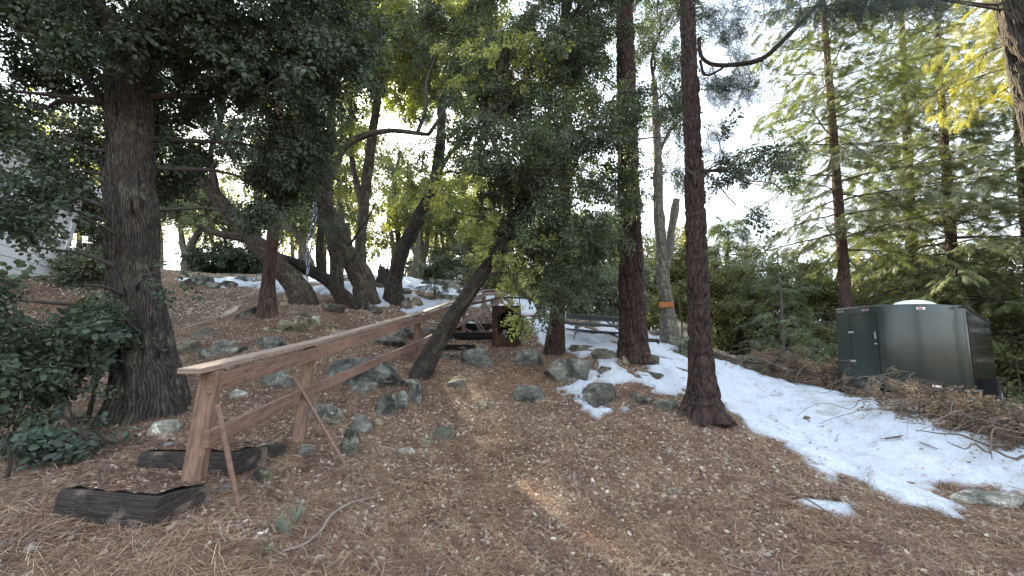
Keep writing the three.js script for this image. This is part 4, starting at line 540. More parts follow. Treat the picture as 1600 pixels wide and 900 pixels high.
function rock(px, py, w, h, label, tint = GREY, o = {}) {   // px, py: middle of its foot in the photograph; w, h in photograph pixels
  const p = ground(px, py); if (!p) { console.log('rock off ground', label); return; }
  const m = mpp(py, -p.z), W = w * m * (0.4 + 0.6 * squeeze(px, py)), Hh = h * m * (o.tall ?? 1.0), d = W * (o.deep ?? 0.8), big = w > 60;
  const g = rockGeo(rockSeed += 7, W, Hh * 1.5, d, { tint, detail: big ? 14 : w > 24 ? 9 : 5, ...o });
  const r = rng(rockSeed); g.rotateY(o.turn ?? (r() - 0.5) * 0.7); g.rotateZ((o.roll ?? 0));
  const mesh = top(o.name ?? 'rock', g, M.rock, { label, category: o.cat ?? 'rock', group: o.group ?? 'rocks on the slope' });
  mesh.position.set(p.x, p.y + Hh * 0.12, p.z - d * 0.36); return mesh;
}
rock(247, 684, 52, 30, 'pale rounded rock lying at the foot of the large oak beside the upper timber step', PALE, { flat: 0.3, cuts: 5 });
rock(400, 757, 46, 26, 'mossy grey rock at the end of the upper timber step, below the handrail', OLIVE, { moss: 0.5 });
rock(340, 775, 36, 18, 'low dark rock between the two timber steps beside the first post', DARK);
rock(472, 716, 27, 24, 'small pale grey stone at the foot of the second handrail post', [0.85, 0.92, 0.92]);
rock(541, 713, 40, 46, 'dark stone with green moss behind the foot of the second brace pole', [0.42, 0.45, 0.42], { moss: 0.55, flat: 0.2 });
rock(558, 680, 42, 36, 'blue grey stone standing just above the mossy stone', BLUE, { flat: 0.2 });
rock(590, 672, 17, 20, 'small tan stone beside the blue grey stone', TAN, { flat: 0.1 });
rock(506, 656, 62, 28, 'long grey rock to the side of the second handrail post', GREY, { flat: 0.3 });
rock(518, 666, 30, 10, 'thin flat stone leaning against the long grey rock', OLIVE);
rock(599, 650, 38, 40, 'squarish grey stone, lowest of the three stones in a row below the leaning oak', [0.5, 0.54, 0.52], { cuts: 8 });
rock(625, 637, 24, 30, 'rounded stone in the middle of the three stones in a row', [0.5, 0.54, 0.52], { flat: 0.1, cuts: 6 });
rock(645, 630, 28, 36, 'rounded stone, uppermost of the three stones in a row', [0.52, 0.56, 0.54], { flat: 0.1, cuts: 6 });
rock(637, 607, 40, 18, 'flat stone at the foot of the leaning oak trunk', GREY);
rock(560, 617, 52, 24, 'tent shaped slab below the handrail between the second and third posts', [0.6, 0.62, 0.58], { flat: 0.1, cuts: 8 });
rock(578, 594, 40, 14, 'flat dark slab under the middle rail, above the tent shaped slab', [0.5, 0.55, 0.55]);
rock(632, 712, 32, 14, 'half buried pale stone in needles below the blue grey stone', PALE);
rock(688, 687, 42, 20, 'low dark stone with moss alone in the needles', [0.45, 0.46, 0.42], { moss: 0.45 });
rock(662, 696, 30, 12, 'half buried stone next to the low mossy stone', OLIVE);
rock(557, 602, 136, 52, 'large grey boulder behind the handrail, seen between the top and middle rails', [0.42, 0.47, 0.48], { deep: 0.6, flat: 0.5, cuts: 6 });
rock(416, 547, 66, 26, 'long dark blue grey rock just above the handrail near its second post', BLUE, { flat: 0.4, cuts: 7 });
rock(325, 562, 96, 24, 'broad pale flat slab behind the upper end of the handrail', [0.85, 0.92, 0.92], { flat: 0.8, roll: 0.1 });
rock(345, 546, 44, 18, 'pale slab tilted on top of the broad flat slab', [0.95, 1.0, 1.0], { flat: 0.9 });
rock(288, 552, 50, 26, 'olive grey rock beside the broad flat slab close to the large oak', OLIVE);
rock(272, 562, 16, 8, 'tiny white stone between the large oak and the broad flat slab', [1.5, 1.6, 1.6]);
rock(422, 608, 60, 34, 'angular blue grey rock under the top rail left of the second post', BLUE, { cuts: 8, roll: -0.15 });
rock(390, 594, 34, 18, 'pale blue grey stone against the underside of the top rail', [0.9, 1.0, 1.05]);
rock(362, 604, 30, 26, 'dark grey stone under the top rail next to the first post', DARK);
rock(368, 624, 30, 18, 'grey white stone below the dark stone by the first post', [0.95, 0.98, 0.98]);
rock(434, 585, 36, 24, 'rounded olive rock tucked below the top rail', OLIVE, { flat: 0.1, cuts: 6 });
rock(436, 517, 36, 22, 'olive tan stone, first of the stone heap by the slim cedar', [0.85, 0.78, 0.62]);
rock(466, 518, 46, 30, 'largest olive stone of the heap by the slim cedar', [0.72, 0.68, 0.52], { cuts: 8 });
rock(475, 497, 34, 10, 'flat pale stone lying on the stone heap by the slim cedar', PALE, { flat: 0.9 });
rock(491, 508, 17, 17, 'small white stone at the end of the stone heap', [1.3, 1.3, 1.25]);
rock(515, 519, 32, 16, 'tan wedge stone apart from the stone heap', TAN, { flat: 0.1 });
rock(434, 518, 18, 9, 'brown pebble at the foot of the stone heap', [0.7, 0.62, 0.52]);
rock(412, 518, 15, 9, 'pale pebble in front of the slim cedar trunk', [0.95, 0.92, 0.82]);
rock(450, 492, 26, 10, 'small rock behind the stone heap', OLIVE);
rock(383, 498, 44, 26, 'dark grey rock with the pale paddle leaning on it', DARK, { flat: 0.2 });
rock(311, 530, 40, 24, 'brown grey rock under the pale paddle handle', [0.5, 0.47, 0.42], { flat: 0.2 });
rock(516, 487, 44, 17, 'dark long rock between the leaning oak limb and its trunk', DARK);
rock(603, 540, 60, 22, 'tilted dark slab touching the top rail near the third post', [0.5, 0.52, 0.5], { roll: -0.2 });
rock(622, 527, 30, 18, 'light grey stone above the tilted dark slab', [0.75, 0.8, 0.78]);
rock(575, 486, 44, 16, 'root covered rock under the twin oak trunks', DARK);
rock(650, 532, 80, 30, 'smooth dark brown boulder behind the third handrail post', [0.42, 0.40, 0.36], { flat: 0.2, cuts: 5 });
rock(648, 480, 26, 22, 'tan stone standing upright behind the top rail', TAN, { flat: 0 });
rock(631, 484, 20, 24, 'grey stone next to the upright tan stone', GREY);
rock(745, 572, 66, 34, 'big grey rounded rock below the hollow log', [0.5, 0.54, 0.52], { flat: 0.3, cuts: 7 });
rock(720, 548, 44, 12, 'dark flat stone above the leaning oak trunk', DARK);
rock(697, 562, 40, 12, 'flat dark stone just behind the leaning oak trunk', DARK);
rock(826, 573, 56, 32, 'square grey block of stone under the hollow log', [0.55, 0.6, 0.6], { flat: 0.7, cuts: 8 });
rock(888, 600, 72, 46, 'layered grey rock in front of the dark cedar trunk', [0.56, 0.6, 0.58], { cuts: 8, flat: 0.5 });
rock(827, 631, 56, 34, 'lone dark rounded rock in the open needles', [0.44, 0.47, 0.46], { flat: 0.15, cuts: 6 });
rock(945, 633, 72, 40, 'dark rounded boulder at the tip of the snow field', [0.42, 0.43, 0.39], { flat: 0.35, cuts: 5, moss: 0.12 });
rock(1010, 634, 32, 18, 'dark stone next to the dark rounded boulder', DARK);
rock(994, 624, 18, 12, 'small stone between the dark boulder and the dark stone', DARK);
rock(1048, 642, 42, 18, 'low grey rock at the foot of the nearest pine', [0.5, 0.54, 0.52]);
rock(908, 548, 42, 12, 'flat grey rock poking through snow below the picnic table', [0.6, 0.58, 0.5]);
rock(950, 562, 50, 22, 'rock with litter on top next to the thick pine in the snow', [0.58, 0.58, 0.52]);
rock(978, 571, 14, 18, 'small upright tan stone against the thick pine trunk', [0.8, 0.72, 0.58], { flat: 0 });
rock(949, 584, 30, 14, 'dark oval rock alone in the snow', [0.48, 0.46, 0.4]);
rock(1001, 592, 56, 9, 'long thin rock in the snow below the thick pine', [0.52, 0.5, 0.44], { flat: 0.6, roll: -0.18 });
rock(1034, 591, 48, 9, 'second long thin rock in the snow, beside the first', [0.52, 0.5, 0.44], { flat: 0.6, roll: -0.22 });
rock(1021, 571, 32, 22, 'dark mossy rock against the side of the thick pine', [0.42, 0.43, 0.36], { moss: 0.2 });
rock(1060, 583, 60, 11, 'flat rock strip in the snow behind the nearest pine', [0.5, 0.5, 0.44], { flat: 0.6, roll: -0.2 });
rock(885, 530, 30, 10, 'small rock in the snow behind the dark cedar', GREY);
rock(925, 553, 34, 9, 'thin rock edge in the snow between table and thick pine', GREY, { roll: -0.2 });
rock(1020, 526, 44, 14, 'weathered pinkish rock behind the snow beside the thick pine', [0.8, 0.72, 0.64]);
rock(1066, 532, 62, 40, 'big cream boulder behind the sign tree', [1.25, 1.1, 0.88], { flat: 0.1 });
rock(862, 657, 22, 9, 'small stone in needles below the layered rock', GREY);
rock(1047, 710, 13, 9, 'pebble in the needles below the nearest pine', PALE);
rock(1052, 776, 20, 13, 'pale angular stone in the middle of the needle floor', [0.85, 0.83, 0.75]);
rock(40, 866, 30, 15, 'white stone among needles in front of the lower timber step', [1.3, 1.35, 1.3]);
rock(389, 777, 12, 10, 'round white pebble beside the first brace pole', [1.3, 1.35, 1.35]);
rock(712, 606, 30, 16, 'half buried grey stone below the big rounded rock', GREY);
rock(755, 640, 40, 14, 'low stone ridge showing through the needles', OLIVE);
rock(1562, 796, 110, 24, 'wide flat pale slab in dirt beside the snow edge', [0.85, 0.85, 0.8], { flat: 0.95 });
rock(1152, 566, 52, 14, 'pale flat rock behind the fallen log', [0.95, 0.95, 0.92], { flat: 0.8 });
rock(1195, 572, 46, 20, 'grey white rock heap stone behind the fallen log', [0.9, 0.88, 0.84]);
rock(1122, 558, 30, 12, 'brown rock at the upper end of the fallen log', [0.6, 0.55, 0.5]);
rock(305, 446, 50, 22, 'blue grey boulder on the far hilltop beside the pale trunk', BLUE);
rock(330, 450, 24, 14, 'rounded grey stone on the far hilltop', GREY);
rock(352, 448, 30, 12, 'flat grey stone on the far hilltop', [0.8, 0.86, 0.9], { flat: 0.8 });
rock(375, 440, 36, 14, 'pale stone with snow on the far hilltop', [1.0, 1.05, 1.1]);
rock(400, 440, 30, 18, 'large pale boulder behind the slim cedar on the hilltop', [0.9, 0.95, 1.0]);
rock(690, 446, 60, 16, 'long boulder on the snowy hilltop behind the bare sapling', GREY);
rock(717, 462, 24, 13, 'pinkish stone on the snowy hilltop behind the top rail', [0.8, 0.72, 0.68]);
rock(745, 470, 26, 14, 'pale stone in snow behind the bent end of the handrail', [0.95, 0.92, 0.9]);
rock(855, 500, 44, 16, 'rock half covered by snow behind the dark cedar', [0.7, 0.66, 0.6]);
rock(812, 520, 30, 24, 'grey stone against the side of the hollow log', OLIVE);
rock(752, 528, 26, 18, 'dark block at the foot of the bent end of the handrail', DARK);
rock(105, 575, 50, 22, 'dark rock half hidden under the low leaves beside the large oak', DARK);

{ const spots = [[560, 446, 'below the twin trunked oak'], [585, 452, 'between the twin oak and the slender leaning oak'], [640, 452, 'just uphill of the slender leaning oak'], [655, 464, 'right above the top rail where the snow begins'], [672, 470, 'at the foot of the bare sapling'], [700, 470, 'beside the bare sapling'], [705, 452, 'on the crest behind the bare sapling'], [730, 452, 'on the crest behind the bent end of the handrail'], [665, 446, 'on the crest behind the pale curved grey tree'], [545, 440, 'behind the twin trunked oak on the crest'], [520, 452, 'behind the arching oak limb'], [440, 446, 'on the crest behind the heavy leaning oak'], [780, 478, 'behind the last posts of the handrail'], [625, 460, 'at the foot of the pale curved grey tree']], r = rng(66);
  for (const [x, y, w] of spots) rock(x, y, 16 + r() * 22, 8 + r() * 8, 'grey stone in the hilltop snow, ' + w, [GREY, OLIVE, [0.8, 0.74, 0.68], DARK][(r() * 4) | 0], { group: 'stones in the hilltop snow' }); }
// ---------------------------------------------------------------- carpentry
function beam(a, b, wide, high, up = Y, shift = 0) {   // a board from a to b; wide across, high along up
  const x = b.clone().sub(a), L = x.length(); x.normalize(); const z = V(0, 0, 0).crossVectors(x, up).normalize(), y = V(0, 0, 0).crossVectors(z, x);
  const g = new RoundedBoxGeometry(L, high, wide, 1, Math.min(0.006, high * 0.2, wide * 0.2)), p = g.attributes.position, uv = [];
  for (let i = 0; i < p.count; i++) uv.push(p.getX(i) + shift, Math.abs(p.getY(i)) > high * 0.49 ? p.getZ(i) + shift : p.getY(i) + shift * 1.7);
  g.setAttribute('uv', new THREE.Float32BufferAttribute(uv, 2));
  g.applyMatrix4(new THREE.Matrix4().makeBasis(x, y, z).setPosition(a.clone().add(b).multiplyScalar(0.5))); return g;
}
{ // the handrail
  const spots = [[305, 791], [458, 694], [650, 560], [727, 523], [762, 508], [782, 506], [797, 512]].map(([x, y]) => ground(x, y));
  const railPx = [[322, 574], [486, 536], [654, 490], [727, 465], [757, 454], [777, 453], [799, 466]];
  const rails = railPx.map(([x, y], i) => at(x, y, -spots[i].z));
  const base = spots[0].clone(), root = thing('handrail', 'long brown painted wooden handrail climbing the slope, bent at its upper end', 'handrail', base);
  const side = V(1, 0, 0.1).normalize();
  spots.forEach((s, i) => { const t = rails[i].clone(), w = i < 3 ? [0.14, 0.11] : [0.12, 0.11], b = V(lerp(s.x, t.x, -0.05), s.y - 0.25, lerp(s.z, t.z, 0)); b.x = t.x - 0.02; part(root, 'post', beam(V(t.x + (i ? -0.02 : 0.045), s.y - 0.3, s.z - 0.02), V(t.x + (i ? -0.02 : 0.045), t.y - 0.03, s.z - 0.02), w[0], w[1], V(0.25, 0, 1)), i < 4 ? M.rail : M.railOld); if (i === 0) part(root, 'post', beam(V(t.x - 0.05, s.y - 0.3, s.z - 0.13), V(t.x - 0.05, t.y - 0.03, s.z - 0.13), 0.12, 0.1, V(0.25, 0, 1)), M.rail); });
  const ends = rails.map((p) => p.clone()); ends[0].addScaledVector(ends[1].clone().sub(ends[0]).normalize(), -0.2);
  for (let i = 0; i < ends.length - 1; i++) {
    const d = ends[i + 1].clone().sub(ends[i]).normalize(), a = ends[i].clone().addScaledVector(d, 0.003), b = ends[i + 1].clone().addScaledVector(d, -0.003), old = i > 2;
    const out = V(0, 0, 0).crossVectors(d, Y).normalize(), off = V(0, -0.135, 0).addScaledVector(out, i < 4 ? 0.085 : 0.07), hs = i < 3 ? 0.155 : 0.12;
    const cp = part(root, 'rail_cap', beam(a, b, i < 3 ? 0.19 : 0.15, 0.045, Y, i * 0.9), old ? M.railOld : M.railTop);
    if (i === 0) cp.userData.label = 'worn lighter end of the top board';
    const sa = a.clone().add(off), sb = b.clone().add(off); if (i === 0) sa.addScaledVector(d, 0.14);
    part(root, 'side_rail', beam(sa, sb, 0.045, hs, Y, i * 0.7), old ? M.railOld : M.rail);
  }
  for (const [i, dx] of [[0, 0.12], [0, 0.5], [1, -0.12], [1, 0.15], [2, -0.15]]) for (const q of [-0.035, 0.035]) { const k = Math.min(i, 1), d = ends[k + 1].clone().sub(ends[k]).normalize(), out = V(0, 0, 0).crossVectors(d, Y).normalize(), p = ends[i].clone().addScaledVector(d, dx + 0.1).add(V(0, -0.135 + q, 0)).addScaledVector(out, 0.108), g = new THREE.SphereGeometry(0.011, 8, 6); g.translate(p.x, p.y, p.z); part(root, 'bolt', g, M.twig); }
  const mids = [[308, 686, 0], [470, 612, 1], [652, 535, 2], [727, 500, 3], [760, 482, 4]].map(([x, y, k]) => at(x, y, -spots[k].z).add(V(0.1, 0, 0.02)));
  mids[0].addScaledVector(mids[1].clone().sub(mids[0]).normalize(), -0.02);
  for (let i = 0; i < 4; i++) { const d = mids[i + 1].clone().sub(mids[i]).normalize(); part(root, 'middle_rail', beam(mids[i].clone().addScaledVector(d, 0.002), mids[i + 1].clone().addScaledVector(d, -0.002), 0.045, i < 3 ? 0.14 : 0.11, Y, i * 0.4), i < 2 ? M.rail : M.railOld); }
  const brace = (px, py, k, gx, gy, r = 0.018) => { const a = at(px, py, -spots[k].z - (k ? 0.22 : 0.12)), b = ground(gx, gy); b.y -= 0.06; part(root, 'brace', tube([a, a.clone().lerp(b, 0.5), b], [r, r, r], { seg: 8, step: 0.5 }), k < 3 ? M.rail : M.railOld); };
  brace(340, 632, 0, 380, 806, 0.02); brace(460, 590, 1, 549, 733, 0.022); brace(653, 498, 2, 668, 552, 0.022); brace(648, 533, 2, 658, 562, 0.02); brace(729, 480, 3, 762, 531, 0.02); brace(734, 482, 3, 768, 531, 0.02); brace(729, 514, 3, 752, 531, 0.02); brace(759, 474, 4, 773, 502, 0.022);
}
// box steps: dark timbers round a filling of earth and litter
function step(label, frontL, frontR, backR, high, long) {
  const a = ground(...frontL), b = ground(...frontR), c = ground(...backR), y = Math.max(a.y, b.y) - 0.03; for (const p of [a, b, c]) p.y = y + high / 2;
  const x = b.clone().sub(a).normalize(), z = V(-x.z, 0, x.x).multiplyScalar(-1), depth = c.distanceTo(b), back = z.clone().multiplyScalar(z.dot(c.clone().sub(b)) > 0 ? 1 : -1);
  const root = thing('timber_step', label, 'step', V(b.x, y, b.z), 'timber steps along the handrail'), r = rng(high * 1000 | 0);
  const worn = (g, amp) => { const p = g.attributes.position; for (let i = 0; i < p.count; i++) { const q = V(p.getX(i), p.getY(i), p.getZ(i)), k = amp * 0.5 * noise(q.x * 6, q.y * 14, q.z * 6); p.setXYZ(i, q.x + k * 0.5, q.y + k * 0.6, q.z + k * 0.5); } g.computeVertexNormals(); return g; };
  const log = (p, q, w, h, s) => { const L = p.distanceTo(q), g = new THREE.BoxGeometry(L, h, w, Math.ceil(L / 0.05), 4, 3), e = q.clone().sub(p).normalize(), up = Y, zz = V(0, 0, 0).crossVectors(e, up).normalize(); const P = g.attributes.position, U = []; for (let i = 0; i < P.count; i++) U.push(P.getX(i) + P.getZ(i) * 0.9 + s, P.getY(i) + P.getZ(i) * 0.35); g.setAttribute('uv', new THREE.Float32BufferAttribute(U, 2)); for (let i = 0; i < P.count; i++) { const fy = Math.abs(P.getY(i)) > h * 0.45, fz = Math.abs(P.getZ(i)) > w * 0.45; if (fy && fz) { P.setY(i, P.getY(i) * 0.9); P.setZ(i, P.getZ(i) * 0.92); } } g.applyMatrix4(new THREE.Matrix4().makeBasis(e, up, zz).setPosition(p.clone().lerp(q, 0.5))); return worn(g, 0.016); };
  const w = long * 0.8, in1 = back.clone().multiplyScalar(w / 2);
  part(root, 'front_timber', log(a.clone().add(in1), b.clone().add(in1), w, high, 0.1), M.timber);
  if (long > 0.55) { const s0 = b.clone().addScaledVector(x, -0.1).addScaledVector(back, w + 0.004), s1 = s0.clone().addScaledVector(back, 0.4);
  part(root, 'side_timber', log(s0, s1, 0.16, high * 0.8, 0.7), M.timber); }
  const g = new THREE.PlaneGeometry(a.distanceTo(b) - 0.05, long * 0.95, 30, 20), P = g.attributes.position, U = [], o = a.clone().addScaledVector(back, 0.03).addScaledVector(x, 0.02), C = [];
  for (let i = 0; i < P.count; i++) { const u = P.getX(i) + (a.distanceTo(b) - 0.05) / 2, v = P.getY(i) + long * 0.95 / 2, q = o.clone().addScaledVector(x, u).addScaledVector(back, v); q.y = y + high + 0.006 + 0.03 * fbm(q.x * 7, 1, q.z * 7, 3) + 0.02 * sstep(0, 0.2, v); P.setXYZ(i, q.x, q.y, q.z); U.push(q.x, q.z); C.push(1.1, 1.0, 0.92); }
  g.setAttribute('uv', new THREE.Float32BufferAttribute(U, 2)); g.setAttribute('color', new THREE.Float32BufferAttribute(C, 3)); g.computeVertexNormals();
  part(root, 'earth_filling', g, M.ground);
  return root;
}
step('lower dark timber step filled with needles at the foot of the first handrail post', [80, 812], [236, 834], [300, 800], 0.25, 0.5);
step('upper dark rotting timber step behind the first handrail post', [212, 738], [366, 752], [430, 712], 0.22, 0.6);
{ const r = rng(5);
  for (const [x0, y0, x1, y1, h, label] of [[690, 545, 742, 547, 0.14, 'small dark timber step above the leaning oak trunk'], [704, 527, 775, 530, 0.18, 'grey timber step beside the hollow log, below the topmost one'], [700, 512, 775, 514, 0.16, 'topmost grey timber step under the bent end of the handrail']]) {
    const a = ground(x0, y0), b = ground(x1, y1); a.y = b.y = (a.y + b.y) / 2 + h / 2 - 0.02; const c = a.clone().lerp(b, 0.5); c.y -= h / 2; const g = beam(a, b, 0.2, h); g.translate(-c.x, -c.y, -c.z);
    top('timber_step', g, std({ map: M.timber.map, bumpMap: M.timber.bumpMap, bumpScale: 0.01, color: lin(0.13, 0.11, 0.095) }), { label, category: 'step', group: 'timber steps along the handrail' }).position.copy(c);
  } }
{ // hollow log stump with a stone in its hollow
  const foot = ground(791, 542), m = mpp(541, -foot.z), w = 44 * m, h = 68 * m, root = thing('hollow_log', 'dark square cut log standing upright with a big black hollow in its front', 'log', V(foot.x, foot.y - 0.05, foot.z));
  const wood = std({ map: scaled(T.barkPine, 1.2, 0.6), bumpMap: scaled(T.barkBump, 1.5, 0.5), bumpScale: 0.02, color: lin(0.62, 0.40, 0.28) }), r = rng(8);
  const s = new THREE.Shape(); s.moveTo(-w / 2, 0); s.lineTo(w / 2, 0.02); s.lineTo(w / 2 * 0.98, h); s.lineTo(-w / 2, h * 0.99); s.closePath();
  const hole = new THREE.Path(); for (let i = 0; i <= 26; i++) { const a = i / 26 * 6.2832, q = 1 + 0.34 * noise(Math.cos(a) * 2.4, 3, Math.sin(a) * 2.4), x = w * 0.03 + Math.cos(a) * w * 0.36 * q, y = h * 0.56 + Math.sin(a) * h * 0.34 * q; i ? hole.lineTo(x, y) : hole.moveTo(x, y); } s.holes.push(hole);
  const front = new THREE.ExtrudeGeometry(s, { depth: 0.1, bevelEnabled: true, bevelSize: 0.015, bevelThickness: 0.015, bevelSegments: 2, steps: 1 }); front.translate(0, 0, -0.1);
  const o = root.position; front.translate(o.x, o.y, o.z); part(root, 'front_slab', front, wood);
  const strip = (x, z, ww, dd) => { const g = new RoundedBoxGeometry(ww, h * (0.97 + 0.03 * r()), dd, 1, 0.01); g.translate(o.x + x, o.y + h / 2, o.z + z); return g; };
  const d = w * 0.85; for (let i = 0; i < 4; i++) { for (const q of [-1, 1]) part(root, 'side_slab', strip(q * w * 0.455, -0.13 - (i + 0.5) * (d / 4), w * 0.085 * (0.9 + r() * 0.3), d / 4 - 0.006), wood); part(root, 'back_slab', strip(-w * 0.375 + i * w * 0.25, -0.16 - d, w * 0.244, 0.07), wood); }
  const fl = new THREE.BoxGeometry(w * 0.8, 0.12, d); fl.translate(o.x, o.y + h * 0.14, o.z - 0.12 - d / 2); part(root, 'hollow_floor', fl, wood);
  const lid = new THREE.BoxGeometry(w * 0.82, 0.06, d); lid.translate(o.x, o.y + h * 0.95, o.z - 0.12 - d / 2); part(root, 'top_slab', lid, wood);
  const g = rockGeo(901, w * 0.38, h * 0.26, w * 0.34, { tint: [0.8, 0.85, 0.8], flat: 0, cuts: 3, detail: 8 }); top('rock', g, M.rock, { label: 'grey egg shaped stone sitting inside the hollow log', category: 'rock' }).position.set(o.x - w * 0.08, o.y + h * 0.33, o.z - 0.2);
}
{ // picnic table
  const c = ground(934, 536), root = thing('picnic_table', 'weathered green grey picnic table standing on the snowy slope behind the thick pine', 'picnic table', V(c.x + 0.05, c.y, c.z - 0.2));
  root.rotation.set(0, -0.18, -0.1); const wd = std({ map: scaled(T.wood, 0.5, 2), color: lin(0.17, 0.19, 0.18) }), lg = std({ map: scaled(T.wood, 0.5, 2), color: lin(0.33, 0.33, 0.30) }), L = 1.95;
  const add = (n, g, m) => root.add(meshOf(n, g, m));
  for (let i = 0; i < 5; i++) add('tabletop_plank', beam(V(-L / 2, 0.76, -0.3 + i * 0.15), V(L / 2, 0.76, -0.3 + i * 0.15), 0.142, 0.04, Y, i), wd);
  for (const s of [-1, 1]) for (const q of [0, 1]) add('bench_plank', beam(V(-L / 2 - 0.03, 0.45, s * (0.62 + q * 0.145)), V(L / 2, 0.45, s * (0.62 + q * 0.145)), 0.138, 0.04, Y, q + s), wd);
  for (const s of [-0.68, 0.68]) { for (const q of [-1, 1]) add('leg', beam(V(s + 0.005 * q, -0.15, q * 0.62), V(s + 0.005 * q, 0.735, q * 0.18), 0.09, 0.04, X), lg); add('seat_support', beam(V(s + 0.05, 0.405, -0.78), V(s + 0.05, 0.405, 0.78), 0.09, 0.04, X), lg); add('top_support', beam(V(s + 0.05, 0.71, -0.34), V(s + 0.05, 0.71, 0.34), 0.06, 0.04, X), lg); add('brace', beam(V(s * 0.93, 0.42, 0), V(s * 0.25, 0.71, 0), 0.07, 0.04, Y), lg); }
}
{ // cut log, burnt stump, fallen log
  const p = ground(1020, 540), g = tube([V(-0.16, 0.1, 0), V(0.16, 0.1, 0.02)], [0.12, 0.115], { seg: 20, step: 0.06, rough: barkRough.plain(2) }); const m = top('cut_log', g, M.darkBark, { label: 'short dark sawn log lying in the snow beside the weathered pinkish rock', category: 'log' }); m.position.copy(p); m.rotation.y = 0.3;
  const s = ground(597, 447), h = 30 * mpp(440, -s.z), root = thing('burnt_stump', 'black burnt tree stump with a pale broken top on the snowy hilltop', 'stump', s), black = std({ map: scaled(T.barkOak, 2, 1), color: lin(0.5, 0.47, 0.45) });
  part(root, 'stump', tube([s.clone().add(V(0, -0.2, 0)), s.clone().add(V(0.05, h * 0.5, 0)), s.clone().add(V(-0.05, h * 0.95, 0))], [h * 0.42, h * 0.33, h * 0.26], { seg: 40, step: 0.06, rough: (a, hh, r) => barkRough.oak(4)(a, hh, r) + 0.16 * noise(Math.cos(a) * 2.2, hh * 1.2, Math.sin(a) * 2.2), flare: 0.5 }), black);
  part(root, 'shard', tube([s.clone().add(V(h * 0.2, h * 0.2, 0.1)), s.clone().add(V(h * 0.28, h * 0.9, 0.1))], [h * 0.12, h * 0.08], { seg: 10, step: 0.1, rough: barkRough.plain(4) }), black);
  { const q = rng(12); for (let i = 0; i < 6; i++) { const a = i * 1.05, o = V(Math.cos(a) * h * 0.19, h * 0.8, Math.sin(a) * h * 0.19), e = o.clone().multiplyScalar(1.05); e.y = h * (0.95 + 0.35 * q()); part(root, 'splinter', tube([s.clone().add(o), s.clone().add(e)], [h * 0.10, h * 0.03], { seg: 8, step: 0.1, rough: barkRough.plain(i) }), i % 2 ? black : std({ map: T.grey, color: lin(0.3, 0.29, 0.28) })); } }
  const a = ground(1106, 560), b = ground(1240, 602); a.y += 0.12; b.y += 0.08; const c = a.clone().lerp(b, 0.5), f = thing('fallen_log', 'long grey brown fallen log in the snow between nearest pine and brush pile', 'log', V(c.x, H(c.x, c.z), c.z)), k = rng(3);
  const pts = crooked(a, b, 0.02, k, 4, 0.03); part(f, 'trunk', tube(pts, [0.13, 0.14, 0.13, 0.12, 0.11], { seg: 24, step: 0.07, rough: barkRough.oak(6) }), M.oakBark);
  part(f, 'branch_stub', stick([pts[3], pts[3].clone().add(V(0.15, 0.35, 0.1)), pts[3].clone().add(V(0.35, 0.5, 0.1))], 0.05, 0.03, 8), M.darkBark); part(f, 'branch_stub', stick([pts[1], pts[1].clone().add(V(0.3, -0.05, 0.3)), pts[1].clone().add(V(0.8, -0.12, 0.5))], 0.05, 0.02, 8), M.darkBark);
}
{ // rope and paddle
  const D = 11.6, a = at(492, 300, D), b = at(476, 474, D), root = thing('rope', 'blue and white twisted rope hanging in a long loop from the oak limbs', 'rope', b), m1 = std({ color: lin(0.55, 0.60, 0.78) }), m2 = std({ color: lin(0.10, 0.10, 0.16) });
  [[0, m1, 0], [0.5, m2, 0], [0, m1, 0.13], [0.5, m2, 0.13]].forEach(([ph, m, off]) => { const pts = [], n = 90; for (let i = 0; i <= n; i++) { const f = i / n, p = a.clone().lerp(b, f), t = f * 80 + ph * 6.283, bow = off * Math.sin(Math.min(1, f * 1.25) * 3.1); p.x += 0.013 * Math.cos(t) + bow - 0.03 + 0.05 * Math.sin(f * 9); p.z += 0.013 * Math.sin(t); pts.push(p); } part(root, 'strand', tube(pts, pts.map(() => 0.012), { seg: 5, step: 0.05 }), m); });
  const p = ground(275, 519), q = at(345, 494, -ground(383, 498).z + 0.25), e = at(372, 481, -ground(383, 498).z + 0.1); p.y += 0.03; const pad = thing('paddle', 'pale wooden paddle lying across the litter with its blade propped on a dark rock', 'paddle', p), pw = std({ map: T.grey, color: lin(0.62, 0.55, 0.45) });
  part(pad, 'shaft', tube([p, p.clone().lerp(q, 0.5), q], [0.014, 0.016, 0.016], { seg: 8, step: 0.3 }), pw);
  const bl = tube([q, q.clone().lerp(e, 0.25), q.clone().lerp(e, 0.8), e], [0.016, 0.08, 0.09, 0.05], { seg: 14, step: 0.03 }), ax = e.clone().sub(q).normalize(), P = bl.attributes.position, zz = V(0, 0, 0).crossVectors(ax, V(0, 0.4, 1).normalize()).normalize(); for (let i = 0; i < P.count; i++) { const v = V(P.getX(i), P.getY(i), P.getZ(i)).sub(q), n = V(0, 0, 0).crossVectors(ax, zz), k = v.dot(n); v.addScaledVector(n, -k * 0.82); P.setXYZ(i, v.x + q.x, v.y + q.y, v.z + q.z); } bl.computeVertexNormals(); part(pad, 'blade', bl, pw);
}
